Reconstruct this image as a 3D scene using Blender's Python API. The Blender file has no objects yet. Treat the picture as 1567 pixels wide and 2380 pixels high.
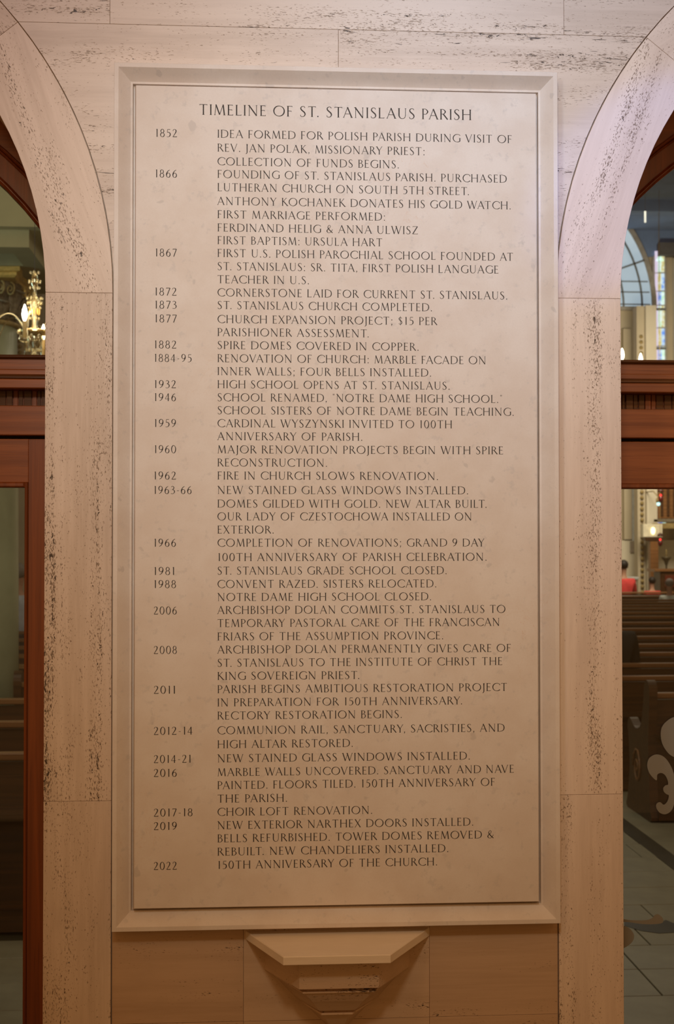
import bpy, math, random
from mathutils import Vector, Matrix
random.seed(7)
PI = math.pi
scene = bpy.context.scene
col = scene.collection

# ------------------------------------------------------------------ camera
CAM = Vector((-0.2078, -3.0693, 2.0))
YAW, PITCH, ROLL, FPX = 0.06654, 0.02066, -0.00053, 3200.0
fw = Vector((math.sin(YAW)*math.cos(PITCH), math.cos(YAW)*math.cos(PITCH), math.sin(PITCH)))
rt = Vector((math.cos(YAW), -math.sin(YAW), 0)); up = rt.cross(fw)
rt, up = rt*math.cos(ROLL)+up*math.sin(ROLL), -rt*math.sin(ROLL)+up*math.cos(ROLL)
cd = bpy.data.cameras.new('camera'); cam = bpy.data.objects.new('camera', cd); col.objects.link(cam)
cam.matrix_world = Matrix(((rt.x, up.x, -fw.x, CAM.x), (rt.y, up.y, -fw.y, CAM.y), (rt.z, up.z, -fw.z, CAM.z), (0, 0, 0, 1)))
cd.sensor_fit = 'VERTICAL'; cd.sensor_height = 36.0; cd.lens = FPX*36.0/2380.0
cd.clip_start = 0.05; cd.clip_end = 200
cd.dof.use_dof = True; cd.dof.focus_distance = 3.08; cd.dof.aperture_fstop = 9.0
scene.camera = cam

def at(x, y, Y):
    d = fw + rt*((x-783.5)/FPX) - up*((y-1190)/FPX)
    return CAM + d*((Y-CAM.y)/d.y)

# ------------------------------------------------------------------ world, lights, exposure
w = bpy.data.worlds.new('world'); scene.world = w; w.use_nodes = True
w.node_tree.nodes['Background'].inputs[0].default_value = (1.0, 0.47, 0.15, 1)
w.node_tree.nodes['Background'].inputs[1].default_value = 0.345
vs = scene.view_settings
scene.display_settings.display_device = 'sRGB'
vs.view_transform = 'Standard'; vs.look = 'None'; vs.exposure = 0.0; vs.gamma = 1.0; vs.use_curve_mapping = False

def lamp(name, kind, loc, target, energy, color, size=1.0, size_y=None, **k):
    d = bpy.data.lights.new(name, kind); d.energy = energy; d.color = color
    if kind == 'AREA':
        d.size = size
        if size_y: d.shape = 'RECTANGLE'; d.size_y = size_y
    elif kind in ('POINT', 'SPOT'):
        d.shadow_soft_size = size
    for a, v in k.items(): setattr(d, a, v)
    o = bpy.data.objects.new(name, d); col.objects.link(o); o.location = loc
    o.rotation_euler = (Vector(target)-Vector(loc)).to_track_quat('-Z', 'Y').to_euler()
    return o
# daylight through the high narthex window behind the camera
DAY = (0.42, 0.66, 1.0)
lamp('narthex_window_light', 'SPOT', (0.5, -3.0, 4.4), (0.9, 0, 3.4), 228, DAY, 0.10, spot_size=math.radians(50), spot_blend=1.0)
lamp('daylight_fill_left', 'SPOT', (-0.8, -3.0, 4.6), (-0.5, 0, 3.3), 92, DAY, 0.15, spot_size=math.radians(45), spot_blend=1.0)  # unseen blue fill added for the upper left of the plaque
# unseen fill spots added to light the plaque and the arch piers
lamp('plaque_fill', 'SPOT', (-0.3, -3.2, 3.6), (0.1, 0, 2.4), 150, (1.0, 0.865, 0.65), 0.15, spot_size=math.radians(50), spot_blend=1.0)
lamp('plaque_fill_low', 'SPOT', (-0.5, -2.0, 3.1), (0.1, 0, 2.6), 35, (0.72, 0.88, 1.0), 0.10, spot_size=math.radians(60), spot_blend=1.0)
lamp('side_fill_left', 'SPOT', (-0.9, -2.4, 3.4), (-0.5, 0, 2.4), 24, (1.0, 0.58, 0.30), 0.15, spot_size=math.radians(70), spot_blend=1.0)
lamp('side_fill_right', 'SPOT', (1.4, -2.6, 3.4), (0.8, 0, 2.2), 16, (1.0, 0.62, 0.33), 0.15, spot_size=math.radians(50), spot_blend=1.0)
# patch of sky light that reaches the right hand arch
lamp('sky_patch_light', 'SPOT', (3.0, -2.4, 4.9), (0.70, 0.04, 2.84), 300, (0.12, 0.28, 1.0), 0.03,
     spot_size=math.radians(6.6), spot_blend=0.5)
# unseen area fills added to brighten the nave
lamp('nave_fill_near', 'AREA', (2.0, 5.0, 7.5), (1.5, 5.5, 0), 60, (1.0, 0.80, 0.52), 3)
lamp('nave_fill_mid', 'AREA', (3.5, 14, 8.2), (3.5, 15, 0), 160, (1.0, 0.84, 0.6), 5)
lamp('sanctuary_fill', 'AREA', (8.0, 24, 5.6), (8.8, 30, 1.6), 330, (1.0, 0.84, 0.62), 1.6)
lamp('aisle_fill_left', 'AREA', (-1.2, 2.6, 4.2), (-2.2, 8, 3.8), 40, (0.90, 0.95, 0.80), 1.2)
lamp('column_side_fill', 'AREA', (-5.2, 6.2, 3.2), (-2.7, 8.3, 2.4), 36, (0.60, 0.95, 0.95), 1.0)

# ------------------------------------------------------------------ node material helpers
class NT:
    def __init__(s, name):
        s.m = bpy.data.materials.new(name); s.m.use_nodes = True
        s.t = s.m.node_tree; s.n = s.t.nodes; s.b = s.n['Principled BSDF']; s.out = s.n['Material Output']
    def node(s, kind, **k):
        n = s.n.new(kind)
        for a, v in k.items(): setattr(n, a, v)
        return n
    def link(s, a, b): s.t.links.new(a, b)
    def set(s, sock, v):
        if hasattr(v, 'is_output') or isinstance(v, bpy.types.NodeSocket): s.link(v, sock)
        else: sock.default_value = v
    def math(s, op, a, b=0.0, clamp=False):
        n = s.node('ShaderNodeMath', operation=op, use_clamp=clamp); s.set(n.inputs[0], a); s.set(n.inputs[1], b); return n.outputs[0]
    def vmul(s, v, sc):
        n = s.node('ShaderNodeVectorMath', operation='MULTIPLY'); s.link(v, n.inputs[0]); n.inputs[1].default_value = sc; return n.outputs[0]
    def noise(s, v, sc, detail=3, rough=0.55, dist=0.0):
        n = s.node('ShaderNodeTexNoise'); s.link(s.vmul(v, sc), n.inputs['Vector'])
        n.inputs['Scale'].default_value = 1.0; n.inputs['Detail'].default_value = detail
        n.inputs['Roughness'].default_value = rough; n.inputs['Distortion'].default_value = dist
        return n.outputs['Fac']
    def step(s, v, a, b, lo=0.0, hi=1.0):
        n = s.node('ShaderNodeMapRange', interpolation_type='SMOOTHSTEP'); s.set(n.inputs[0], v)
        n.inputs[1].default_value = a; n.inputs[2].default_value = b; n.inputs[3].default_value = lo; n.inputs[4].default_value = hi
        return n.outputs[0]
    def mix(s, f, a, b, mode='MIX'):
        n = s.node('ShaderNodeMix', data_type='RGBA', blend_type=mode)
        s.set(n.inputs[0], f); s.set(n.inputs[6], a); s.set(n.inputs[7], b); return n.outputs[2]
    def bump(s, h, strength=0.3, dist=0.002):
        n = s.node('ShaderNodeBump'); n.inputs['Strength'].default_value = strength; n.inputs['Distance'].default_value = dist
        s.link(h, n.inputs['Height']); s.link(n.outputs[0], s.b.inputs['Normal'])
    def obj(s):
        return s.node('ShaderNodeTexCoord').outputs['Object']
    def attr(s, name):
        return s.node('ShaderNodeAttribute', attribute_name=name).outputs['Vector']
def c4(r, g, b): return (r, g, b, 1.0)

def travertine(name, light, dark, pit_amount=0.0, crack=True, big_off=0.0, clump=0.62, bed=(1.6, 17, 6), fleck=(150, 330, 220)):
    n = NT(name); P = n.attr('vein')
    band = n.noise(P, (0.9, 15, 4), 5, 0.6, 0.3)
    fine = n.noise(P, (9, 150, 30), 3, 0.6)
    cloud = n.noise(P, (5, 9, 7), 4, 0.6)
    base = n.mix(n.step(band, 0.32, 0.68), c4(*dark), c4(*light))
    base = n.mix(n.step(fine, 0.35, 0.75, 0, 0.35), base, c4(light[0]*1.07, light[1]*1.07, light[2]*1.08))
    base = n.mix(n.step(cloud, 0.5, 0.75, 0, 0.25), base, c4(dark[0]*0.86, dark[1]*0.86, dark[2]*0.86))
    # pits, gathered in bands that follow the bedding
    mask = n.noise(P, bed, 3, 0.6, 0.2)
    patch = n.noise(P, (7, 26, 12), 3, 0.6)
    a = n.noise(P, fleck, 3, 0.6, 0.4)
    f = n.math('ADD', a, n.math('MULTIPLY', n.math('SUBTRACT', mask, 0.5), clump))
    f = n.math('ADD', f, n.math('MULTIPLY', n.math('SUBTRACT', patch, 0.5), 0.34))
    pit = n.step(f, 0.685-pit_amount, 0.725-pit_amount)
    b = n.noise(P, (62, 150, 90), 4, 0.65, 0.6)
    g = n.math('ADD', b, n.math('MULTIPLY', n.math('SUBTRACT', mask, 0.5), 0.75))
    g = n.math('ADD', g, n.math('MULTIPLY', n.math('SUBTRACT', patch, 0.5), 0.30))
    big = n.step(g, 0.735-pit_amount+big_off, 0.765-pit_amount+big_off)
    c = n.noise(P, (16, 210, 60), 4, 0.6, 0.8)
    h = n.math('ADD', c, n.math('MULTIPLY', n.math('SUBTRACT', mask, 0.5), 0.55))
    slit = n.step(h, 0.720 if crack else 0.80, 0.740 if crack else 0.83)
    halo = n.step(f, 0.60-pit_amount, 0.70-pit_amount, 0, 0.22)
    base = n.mix(halo, base, c4(dark[0]*0.72, dark[1]*0.66, dark[2]*0.58))
    base = n.mix(n.math('MULTIPLY', pit, 0.66 if crack else 0.80), base, c4(0.19, 0.125, 0.080))
    hol = n.math('MAXIMUM', big, slit)
    base = n.mix(n.math('MULTIPLY', hol, 0.93), base, c4(0.060, 0.040, 0.027))
    n.link(base, n.b.inputs['Base Color'])
    n.b.inputs['Roughness'].default_value = 0.42
    n.b.inputs['Specular IOR Level'].default_value = 0.25
    n.bump(n.math('SUBTRACT', n.math('MULTIPLY', fine, 0.08), n.math('ADD', n.math('MULTIPLY', pit, 0.5), hol)), 0.5, 0.0022)
    return n.m

def limestone(name):
    n = NT(name); P = n.obj()
    a = n.noise(P, (9, 9, 9), 4, 0.6); b = n.noise(P, (55, 55, 55), 4, 0.6); c = n.noise(P, (26, 26, 26), 2, 0.5)
    base = n.mix(n.step(a, 0.35, 0.68), c4(0.70, 0.615, 0.545), c4(0.75, 0.68, 0.62))
    base = n.mix(n.step(b, 0.57, 0.70, 0, 0.42), base, c4(0.55, 0.51, 0.48))
    base = n.mix(n.step(c, 0.70, 0.74, 0, 0.42), base, c4(0.47, 0.43, 0.40))
    v = n.noise(P, (13, 20, 8), 5, 0.65, 1.4)
    vein = n.math('MULTIPLY', n.step(v, 0.492, 0.5), n.step(v, 0.5, 0.508, 1, 0))
    far = n.noise(P, (3.1, 3.1, 3.1), 1, 0.5)
    base = n.mix(n.math('MULTIPLY', vein, n.step(far, 0.60, 0.68, 0, 0.38)), base, c4(0.62, 0.42, 0.30))
    g = n.noise(P, (240, 240, 240), 2, 0.6)
    base = n.mix(n.step(g, 0.3, 0.8, 0, 0.14), base, c4(0.58, 0.50, 0.44))
    n.link(base, n.b.inputs['Base Color'])
    n.b.inputs['Roughness'].default_value = 0.55; n.b.inputs['Specular IOR Level'].default_value = 0.2
    n.bump(g, 0.12, 0.0006)
    return n.m

def wood(name, dark, light, axis='X', rough=0.34, scale=1.0, spec=0.5):
    n = NT(name); P = n.obj()
    s = {'X': (1.6, 60, 60), 'Z': (60, 60, 1.6), 'Y': (60, 1.6, 60)}[axis]
    s2 = tuple(v*5 for v in s)
    s, s2 = tuple(v*scale for v in s), tuple(v*scale for v in s2)
    a = n.noise(P, s, 5, 0.6, 0.6); b = n.noise(P, s2, 3, 0.6)
    base = n.mix(n.step(a, 0.3, 0.72), c4(*dark), c4(*light))
    base = n.mix(n.step(b, 0.55, 0.75, 0, 0.45), base, c4(dark[0]*0.55, dark[1]*0.5, dark[2]*0.5))
    n.link(base, n.b.inputs['Base Color']); n.b.inputs['Roughness'].default_value = rough
    n.b.inputs['Specular IOR Level'].default_value = spec
    n.bump(b, 0.08, 0.001)
    return n.m

def plain(name, colr, rough=0.6, metal=0.0, vary=0.12, sc=12.0, spec=0.4):
    n = NT(name); P = n.obj()
    a = n.noise(P, (sc, sc, sc), 4, 0.6)
    base = n.mix(n.step(a, 0.3, 0.7), c4(*(v*(1-vary) for v in colr)), c4(*(min(1, v*(1+vary)) for v in colr)))
    n.link(base, n.b.inputs['Base Color']); n.b.inputs['Roughness'].default_value = rough
    n.b.inputs['Metallic'].default_value = metal; n.b.inputs['Specular IOR Level'].default_value = spec
    return n.m

def glow(name, colr, strength, vary=0.0, sc=5.0, colr2=None):
    n = NT(name)
    n.b.inputs['Base Color'].default_value = c4(*(min(v, 1)*0.3 for v in colr))
    if colr2:
        f = n.step(n.noise(n.obj(), (sc, sc, sc), 3, 0.6), 0.38, 0.62)
        n.link(n.mix(f, c4(*colr), c4(*colr2)), n.b.inputs['Emission Color'])
    else:
        n.b.inputs['Emission Color'].default_value = c4(*colr)
    n.b.inputs['Emission Strength'].default_value = strength
    return n.m

def pane_glass(name, tint=(0.97, 0.985, 0.97), refl=0.02):
    n = NT(name); n.n.remove(n.b)
    t = n.node('ShaderNodeBsdfTransparent'); t.inputs[0].default_value = c4(*tint)
    g = n.node('ShaderNodeBsdfGlossy'); g.inputs['Roughness'].default_value = 0.01
    lw = n.node('ShaderNodeLayerWeight'); lw.inputs[0].default_value = 0.25
    m = n.node('ShaderNodeMixShader'); f = n.math('ADD', n.math('MULTIPLY', lw.outputs['Fresnel'], 0.25), refl)
    n.link(f, m.inputs[0]); n.link(t.outputs[0], m.inputs[1]); n.link(g.outputs[0], m.inputs[2]); n.link(m.outputs[0], n.out.inputs[0])
    return n.m

def crystal(name):
    n = NT(name); n.n.remove(n.b)
    t = n.node('ShaderNodeBsdfTransparent'); t.inputs[0].default_value = c4(0.93, 0.90, 0.82)
    g = n.node('ShaderNodeBsdfGlossy'); g.inputs['Roughness'].default_value = 0.08; g.inputs[0].default_value = c4(1, 0.93, 0.75)
    m = n.node('ShaderNodeMixShader'); lw = n.node('ShaderNodeLayerWeight'); lw.inputs[0].default_value = 0.55
    n.link(n.math('ADD', n.math('MULTIPLY', lw.outputs['Facing'], 0.7), 0.15, True), m.inputs[0])
    n.link(t.outputs[0], m.inputs[1]); n.link(g.outputs[0], m.inputs[2]); n.link(m.outputs[0], n.out.inputs[0])
    return n.m

M = {}
M['trav'] = travertine('travertine_bedded', (0.70, 0.585, 0.485), (0.575, 0.465, 0.375), 0.030, True, 0.03, 0.48, (0.6, 26, 8), (105, 420, 220))
M['trav_pitted'] = travertine('travertine_pitted', (0.73, 0.595, 0.485), (0.585, 0.46, 0.36), 0.045, False, 0.02, 0.56, (0.45, 24, 7), (140, 340, 220))
M['trav_quiet'] = travertine('travertine_quiet', (0.58, 0.41, 0.275), (0.50, 0.345, 0.225), -0.030, False)
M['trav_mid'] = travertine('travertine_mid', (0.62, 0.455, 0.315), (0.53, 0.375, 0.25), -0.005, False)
M['trav_lit'] = travertine('travertine_pitted_lit', (0.79, 0.65, 0.535), (0.665, 0.53, 0.43), 0.046, False, 0.045, 0.50, (0.45, 24, 7), (150, 330, 220))  # pitted travertine lightened to stand for stronger light on the right surround
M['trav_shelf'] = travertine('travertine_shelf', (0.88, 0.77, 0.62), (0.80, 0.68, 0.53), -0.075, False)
M['mortar'] = plain('joint_mortar', (0.40, 0.31, 0.23), 0.9)
M['lime'] = limestone('limestone_plaque')
M['ink'] = plain('engraving_paint', (0.045, 0.035, 0.028), 0.7, 0, 0.2, 60)
M['wood'] = wood('mahogany', (0.19, 0.047, 0.010), (0.30, 0.082, 0.019), 'X')
M['wood_v'] = wood('mahogany_upright', (0.16, 0.036, 0.007), (0.25, 0.060, 0.012), 'Z')
M['wood_dark'] = wood('mahogany_bead', (0.060, 0.018, 0.005), (0.13, 0.042, 0.010), 'X', 0.25)
M['gap_shade'] = plain('painted_gap_shade', (0.012, 0.006, 0.003), 0.6)  # near-black colour painted for the shade in the gap above the doors
M['pew'] = wood('pew_oak', (0.035, 0.014, 0.004), (0.075, 0.030, 0.009), 'X', 0.42, 0.4)
M['pew_rail'] = wood('pew_rail_oak', (0.16, 0.070, 0.024), (0.26, 0.12, 0.045), 'X', 0.38, 0.4)
M['glass'] = pane_glass('clear_door_glass')
M['etch'] = plain('etched_frosting', (0.26, 0.24, 0.19), 0.9, 0, 0.03)
M['tile'] = plain('floor_stone_tile', (0.27, 0.245, 0.17), 0.42, 0, 0.10, 5)
M['tile_dark'] = plain('floor_dark', (0.045, 0.038, 0.022), 0.4, 0, 0.15, 5)
M['plaster'] = plain('cream_plaster', (0.52, 0.45, 0.33), 0.85, 0, 0.06, 1.2)
M['plaster_light'] = plain('pale_plaster', (0.66, 0.60, 0.48), 0.85, 0, 0.05, 1.2)
M['olive'] = plain('olive_plaster', (0.30, 0.285, 0.17), 0.85, 0, 0.08, 2)
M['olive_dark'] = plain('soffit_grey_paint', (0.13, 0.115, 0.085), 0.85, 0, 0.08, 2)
M['slate'] = plain('slate_blue_ceiling', (0.17, 0.27, 0.46), 0.9, 0, 0.15, 1.0)
M['cornice'] = plain('grey_cornice', (0.11, 0.115, 0.125), 0.85, 0, 0.2, 2)
M['shaft'] = plain('grey_green_marble', (0.33, 0.36, 0.25), 0.35, 0, 0.10, 3)
M['gold'] = plain('gilding', (0.70, 0.48, 0.15), 0.4, 0.4, 0.15, 40)
M['old_gold'] = plain('dull_gilding', (0.34, 0.25, 0.10), 0.6, 0.15, 0.3, 40)
M['capital'] = plain('weathered_capital_paint', (0.20, 0.17, 0.12), 0.6, 0.1, 0.35, 30)
M['crystal'] = crystal('chandelier_crystal')
M['brass'] = plain('chandelier_brass', (0.75, 0.55, 0.25), 0.2, 1.0, 0.05)
M['wax'] = plain('candle_sleeve', (0.62, 0.42, 0.18), 0.5)
M['bulb'] = glow('flame_bulb', (1.0, 0.86, 0.62), 14)
M['skin'] = plain('skin', (0.45, 0.24, 0.16), 0.6, 0, 0.05)
M['hair_dark'] = plain('dark_hair', (0.012, 0.009, 0.008), 0.6)
M['hair_grey'] = plain('grey_hair', (0.22, 0.19, 0.17), 0.7)
M['red'] = plain('red_cloth', (0.60, 0.05, 0.05), 0.8)
M['white_cloth'] = plain('white_cloth', (0.62, 0.64, 0.60), 0.85)
M['blue_cloth'] = plain('pale_blue_cloth', (0.50, 0.52, 0.58), 0.85)
M['black_cloth'] = plain('charcoal_cloth', (0.018, 0.020, 0.022), 0.85)
M['trouser'] = plain('dark_trousers', (0.03, 0.03, 0.04), 0.85)

# ------------------------------------------------------------------ mesh helpers
class MB:
    def __init__(s): s.v = []; s.f = []
    def add(s, vs_, fs):
        o = len(s.v); s.v += [tuple(p) for p in vs_]; s.f += [tuple(i+o for i in f) for f in fs]; return s
    def box(s, x0, x1, y0, y1, z0, z1, ch=0.0):
        if ch <= 0:
            v = [(x, y, z) for z in (z0, z1) for y in (y0, y1) for x in (x0, x1)]
            return s.add(v, [(0, 2, 3, 1), (4, 5, 7, 6), (0, 1, 5, 4), (2, 6, 7, 3), (0, 4, 6, 2), (1, 3, 7, 5)])
        return s.prism([(x0, z0), (x1, z0), (x1, z1), (x0, z1)], y0, y1, ch)
    def prism(s, poly, y0, y1, ch=0.0):
        """polygon in x,z pushed along y; the face at y0 is chamfered"""
        a = sum(poly[i][0]*poly[(i+1) % len(poly)][1]-poly[(i+1) % len(poly)][0]*poly[i][1] for i in range(len(poly)))
        if a < 0: poly = poly[::-1]
        n = len(poly)
        rings = [[(x, y1, z) for x, z in poly]]
        if ch > 0:
            rings.append([(x, y0+ch, z) for x, z in poly])
            rings.append([(x, y0, z) for x, z in inset(poly, ch)])
        else: rings.append([(x, y0, z) for x, z in poly])
        v = [p for r in rings for p in r]; f = []
        for k in range(len(rings)-1):
            for i in range(n):
                j = (i+1) % n; f.append((k*n+i, k*n+j, (k+1)*n+j, (k+1)*n+i))
        f.append(tuple(range(n-1, -1, -1))); L = (len(rings)-1)*n; f.append(tuple(range(L, L+n)))
        f = [tuple(reversed(q)) for q in f[:-2]] + [tuple(reversed(f[-2])), f[-1]]
        return s.add(v, f)
    def loft(s, rings, cap=True, closed=True):
        n = len(rings[0]); v = [p for r in rings for p in r]; f = []
        for k in range(len(rings)-1):
            for i in range(n if closed else n-1):
                j = (i+1) % n; f.append((k*n+i, k*n+j, (k+1)*n+j, (k+1)*n+i))
        if cap: f.append(tuple(range(n-1, -1, -1))); L = (len(rings)-1)*n; f.append(tuple(range(L, L+n)))
        return s.add(v, f)
    def lathe(s, prof, c=(0, 0, 0), n=20):
        rings = [[(c[0]+r*math.cos(2*PI*i/n), c[1]+r*math.sin(2*PI*i/n), c[2]+z) for i in range(n)] for r, z in prof]
        return s.loft(rings)
    def tube(s, pts, rad, n=8):
        pts = [Vector(p) for p in pts]; rings = []; last = None
        for i, p in enumerate(pts):
            d = (pts[min(i+1, len(pts)-1)]-pts[max(i-1, 0)]).normalized()
            a = (last - d*last.dot(d)) if last else (Vector((0, 0, 1)).cross(d) if abs(d.z) < 0.95 else Vector((1, 0, 0)).cross(d))
            a.normalize(); last = a; b = d.cross(a)
            r = rad[i] if isinstance(rad, (list, tuple)) else rad
            rings.append([tuple(p+a*r*math.cos(2*PI*k/n)+b*r*math.sin(2*PI*k/n)) for k in range(n)])
        return s.loft(rings)
    def ball(s, c, r, n=8, m=6, sc=(1, 1, 1)):
        prof = [(max(1e-4, r*math.sin(PI*i/m)), -r*math.cos(PI*i/m)) for i in range(m+1)]
        rings = [[(c[0]+q*sc[0]*math.cos(2*PI*i/n), c[1]+q*sc[1]*math.sin(2*PI*i/n), c[2]+z*sc[2]) for i in range(n)] for q, z in prof]
        return s.loft(rings)
    def mesh(s, name):
        me = bpy.data.meshes.new(name); me.from_pydata(s.v, [], s.f); me.update(); return me
    def build(s, name, mat, parent=None, smooth=False, vein=None):
        me = s.mesh(name); me.materials.append(mat)
        if smooth: me.polygons.foreach_set('use_smooth', [True]*len(me.polygons)); 
        if vein is not None:
            ang, off = vein; ca, sa = math.cos(ang), math.sin(ang)
            at_ = me.attributes.new('vein', 'FLOAT_VECTOR', 'POINT')
            dat = []
            for x, y, z in s.v: dat += [x*ca+z*sa+off[0], -x*sa+z*ca+off[1], y+off[2]]
            at_.data.foreach_set('vector', dat)
        o = bpy.data.objects.new(name, me); col.objects.link(o)
        if parent: o.parent = parent
        return o

def inset(poly, d):
    n = len(poly); out = []
    for i in range(n):
        p0, p1, p2 = Vector(poly[i-1]), Vector(poly[i]), Vector(poly[(i+1) % n])
        a = (p1-p0).normalized(); b = (p2-p1).normalized()
        na, nb = Vector((-a.y, a.x)), Vector((-b.y, b.x))
        m = (na+nb); m.normalize(); c = max(0.35, m.dot(na))
        q = p1 + m*(d/c); out.append((q.x, q.y))
    return out

def tag(o, label, cat, group=None, kind=None):
    if label: o['label'] = label
    if cat: o['category'] = cat
    if group: o['group'] = group
    if kind: o['kind'] = kind
    return o
def struct(o, label=None, cat=None):
    o['kind'] = 'structure'
    if label: o['label'] = label
    if cat: o['category'] = cat
    return o
def empty(name, loc=(0, 0, 0), parent=None):
    o = bpy.data.objects.new(name, None); col.objects.link(o); o.location = loc; o.empty_display_size = 0.1
    if parent: o.parent = parent
    return o
def copy_tree(o, parent=None):
    c = o.copy(); col.objects.link(c); c.parent = parent
    for ch in [x for x in bpy.data.objects if x.parent == o]: copy_tree(ch, c)
    return c
def rnd_off(): return (random.uniform(-40, 40), random.uniform(-40, 40), random.uniform(-40, 40))

# ------------------------------------------------------------------ the narthex wall
WALL, BACK = 0.045, 0.40
CX, CZ, RO, RI = 1.480, 2.557, 0.974, 0.824
def arc(cx, cz, r, a0, a1, n=24):
    return [(cx+r*math.cos(a0+(a1-a0)*i/n), cz+r*math.sin(a0+(a1-a0)*i/n)) for i in range(n+1)]
G = 0.0003
wall = struct(empty('wall_front', (0, WALL, 0)), 'travertine wall behind the timeline plaque, with two arched doorways', 'wall')
wall.location = (0, 0, 0)
Rm = RI+0.02
core_poly = ([(-4.2, 0), (-CX-Rm, 0)] + arc(-CX, CZ, Rm, PI, 0, 48) + [(-CX+Rm, 0), (CX-Rm, 0)] + arc(CX, CZ, Rm, PI, 0, 48)
             + [(CX+Rm, 0), (4.2, 0), (4.2, 4.9), (-4.2, 4.9)])
MB().prism(core_poly, WALL+0.012, BACK-0.01).build('wall_core', M['mortar'], wall)

def stone(poly, front=WALL, back=WALL+0.02, ang=0.0, mat='trav', parent=None, name='stone', off=None, ch=0.0005):
    return MB().prism(inset_cw(poly, G), front, back, ch).build(name, M[mat], parent or wall, vein=(ang, off or rnd_off()))
def inset_cw(poly, d):
    a = sum(poly[i][0]*poly[(i+1) % len(poly)][1]-poly[(i+1) % len(poly)][0]*poly[i][1] for i in range(len(poly)))
    return inset(poly if a > 0 else poly[::-1], d)
ZA, ZB, ZT = 3.1685, CZ, 3.78
RG = RO+0.0018                      # a slightly open joint round each arch
dxA = math.sqrt(RG**2-(ZA-CZ)**2); aA = math.atan2(ZA-CZ, dxA)
XE = CX-RG
F2 = WALL+0.004
def mirror(poly, about=0.0): return [(2*about-x, z) for x, z in poly]
# course above the springing: two long stones meeting over the plaque
left_b = arc(-CX, CZ, RG, 0, aA, 14) + [(0.0038, ZA), (0.0038, CZ)]
right_b = mirror(arc(-CX, CZ, RG, 0, aA, 14)) + [(0.0038, ZA), (0.0038, CZ)]
stone(left_b, F2, off=(3.1, 1.71, 0)); stone(right_b, F2, off=(-8.2, 5.24, 0))
# course above that, cut by the arch tops
left_a = arc(-CX, CZ, RG, aA, PI/2, 14) + [(-CX, ZT), (-0.5146, ZT), (-0.5146, ZA)]
stone(left_a, F2, off=(12.3, -6.3, 2)); stone([(-0.5146, ZA), (0.5267, ZA), (0.5267, ZT), (-0.5146, ZT)], F2, off=(22.7, 8.03, 4))
right_a = mirror(arc(-CX, CZ, RG, aA, PI/2, 14)) + [(CX, ZT), (0.5267, ZT), (0.5267, ZA)]
stone(right_a, F2, off=(5.4, 14.6, 1))
# the same courses beyond the arch crowns and at the outer piers
for sgn in (-1, 1):
    A = arc(-CX, CZ, RG, PI/2, PI-aA, 14) + [(-4.2, ZA), (-4.2, ZT), (-CX, ZT)]
    B = arc(-CX, CZ, RG, PI-aA, PI, 14) + [(-4.2, CZ), (-4.2, ZA)]
    ps = [A, B] + [[(-4.2, z0), (-CX-RG, z0), (-CX-RG, z1), (-4.2, z1)] for z0, z1 in ((0, .46), (.46, .9216), (.9216, 1.75), (1.75, CZ))]
    for p in ps: stone(p if sgn < 0 else mirror(p), F2)
for k, (x0, x1) in enumerate(((-4.2, -2.6), (-2.6, -1.0), (-1.0, .3), (.3, 1.9), (1.9, 4.2))):
    stone([(x0, ZT), (x1, ZT), (x1, 4.9), (x0, 4.9)], F2)
# below: behind and under the plaque
stone([(-XE, 1.75), (XE, 1.75), (XE, CZ), (-XE, CZ)], F2, mat='trav_quiet')
for z0, z1, mt in ((.9216, 1.75, 'trav_quiet'), (.46, .9216, 'trav_quiet'), (0, .46, 'trav_quiet')):
    for x0, x1 in ((-XE, -.2110), (-.2110, .2093), (.2093, XE)):
        mid = x0 > -.3 and x1 < .3
        stone([(x0, z0), (x1, z0), (x1, z1), (x0, z1)], F2-(0.0012 if mid else 0), mat='trav_mid' if mid else mt)

# arch surrounds: voussoirs and jamb stones, full thickness of the doorway
JO = (3.9, 11.7, 2.0)
def surround(sgn, name, label):
    t = struct(empty(name), label, 'arch surround')
    def P(poly): return poly if sgn < 0 else mirror(poly)
    seams = [0, math.radians(38.7), math.radians(73), math.radians(107), math.radians(141.3), PI]
    for i in range(5):
        a0, a1 = seams[i], seams[i+1]
        poly = arc(-CX, CZ, RO, a0, a1, 12) + arc(-CX, CZ, RI, a1, a0, 12)
        am = (a0+a1)/2+PI/2
        if sgn > 0: am = PI-am
        off = {(-1, 0): (7.7, 2.35, 1.0), (1, 0): (3.3, 9.11, 6.0)}.get((sgn, i)) or rnd_off()
        stone(P(poly), WALL, BACK, am, 'trav_pitted' if sgn < 0 else 'trav_lit', t, 'voussoir', off, 0.0006)
    for k, side in enumerate((1, -1)):
        xa, xb = (-CX+RI, -CX+RO) if side > 0 else (-CX-RO, -CX-RI)
        for z0, z1 in ((0, 0.30), (0.30, 1.4190), (1.4190, CZ)):
            stone(P([(xa, z0), (xb, z0), (xb, z1), (xa, z1)]), WALL, BACK, PI/2, 'trav_pitted' if sgn < 0 else 'trav_lit', t, 'jamb_stone', JO if (sgn < 0 and k == 0 and z0 == 1.4190) else (3.0+k*1.7, 8.4+z0*3+sgn*2.3, 2.0) if not (sgn > 0 and z0 == .30) else (14.2, 31.7, 5), 0.0006)
surround(-1, 'trim_1', 'pitted travertine arch surround of the left doorway')
surround(1, 'trim_2', 'pitted travertine arch surround of the right doorway')

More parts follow.
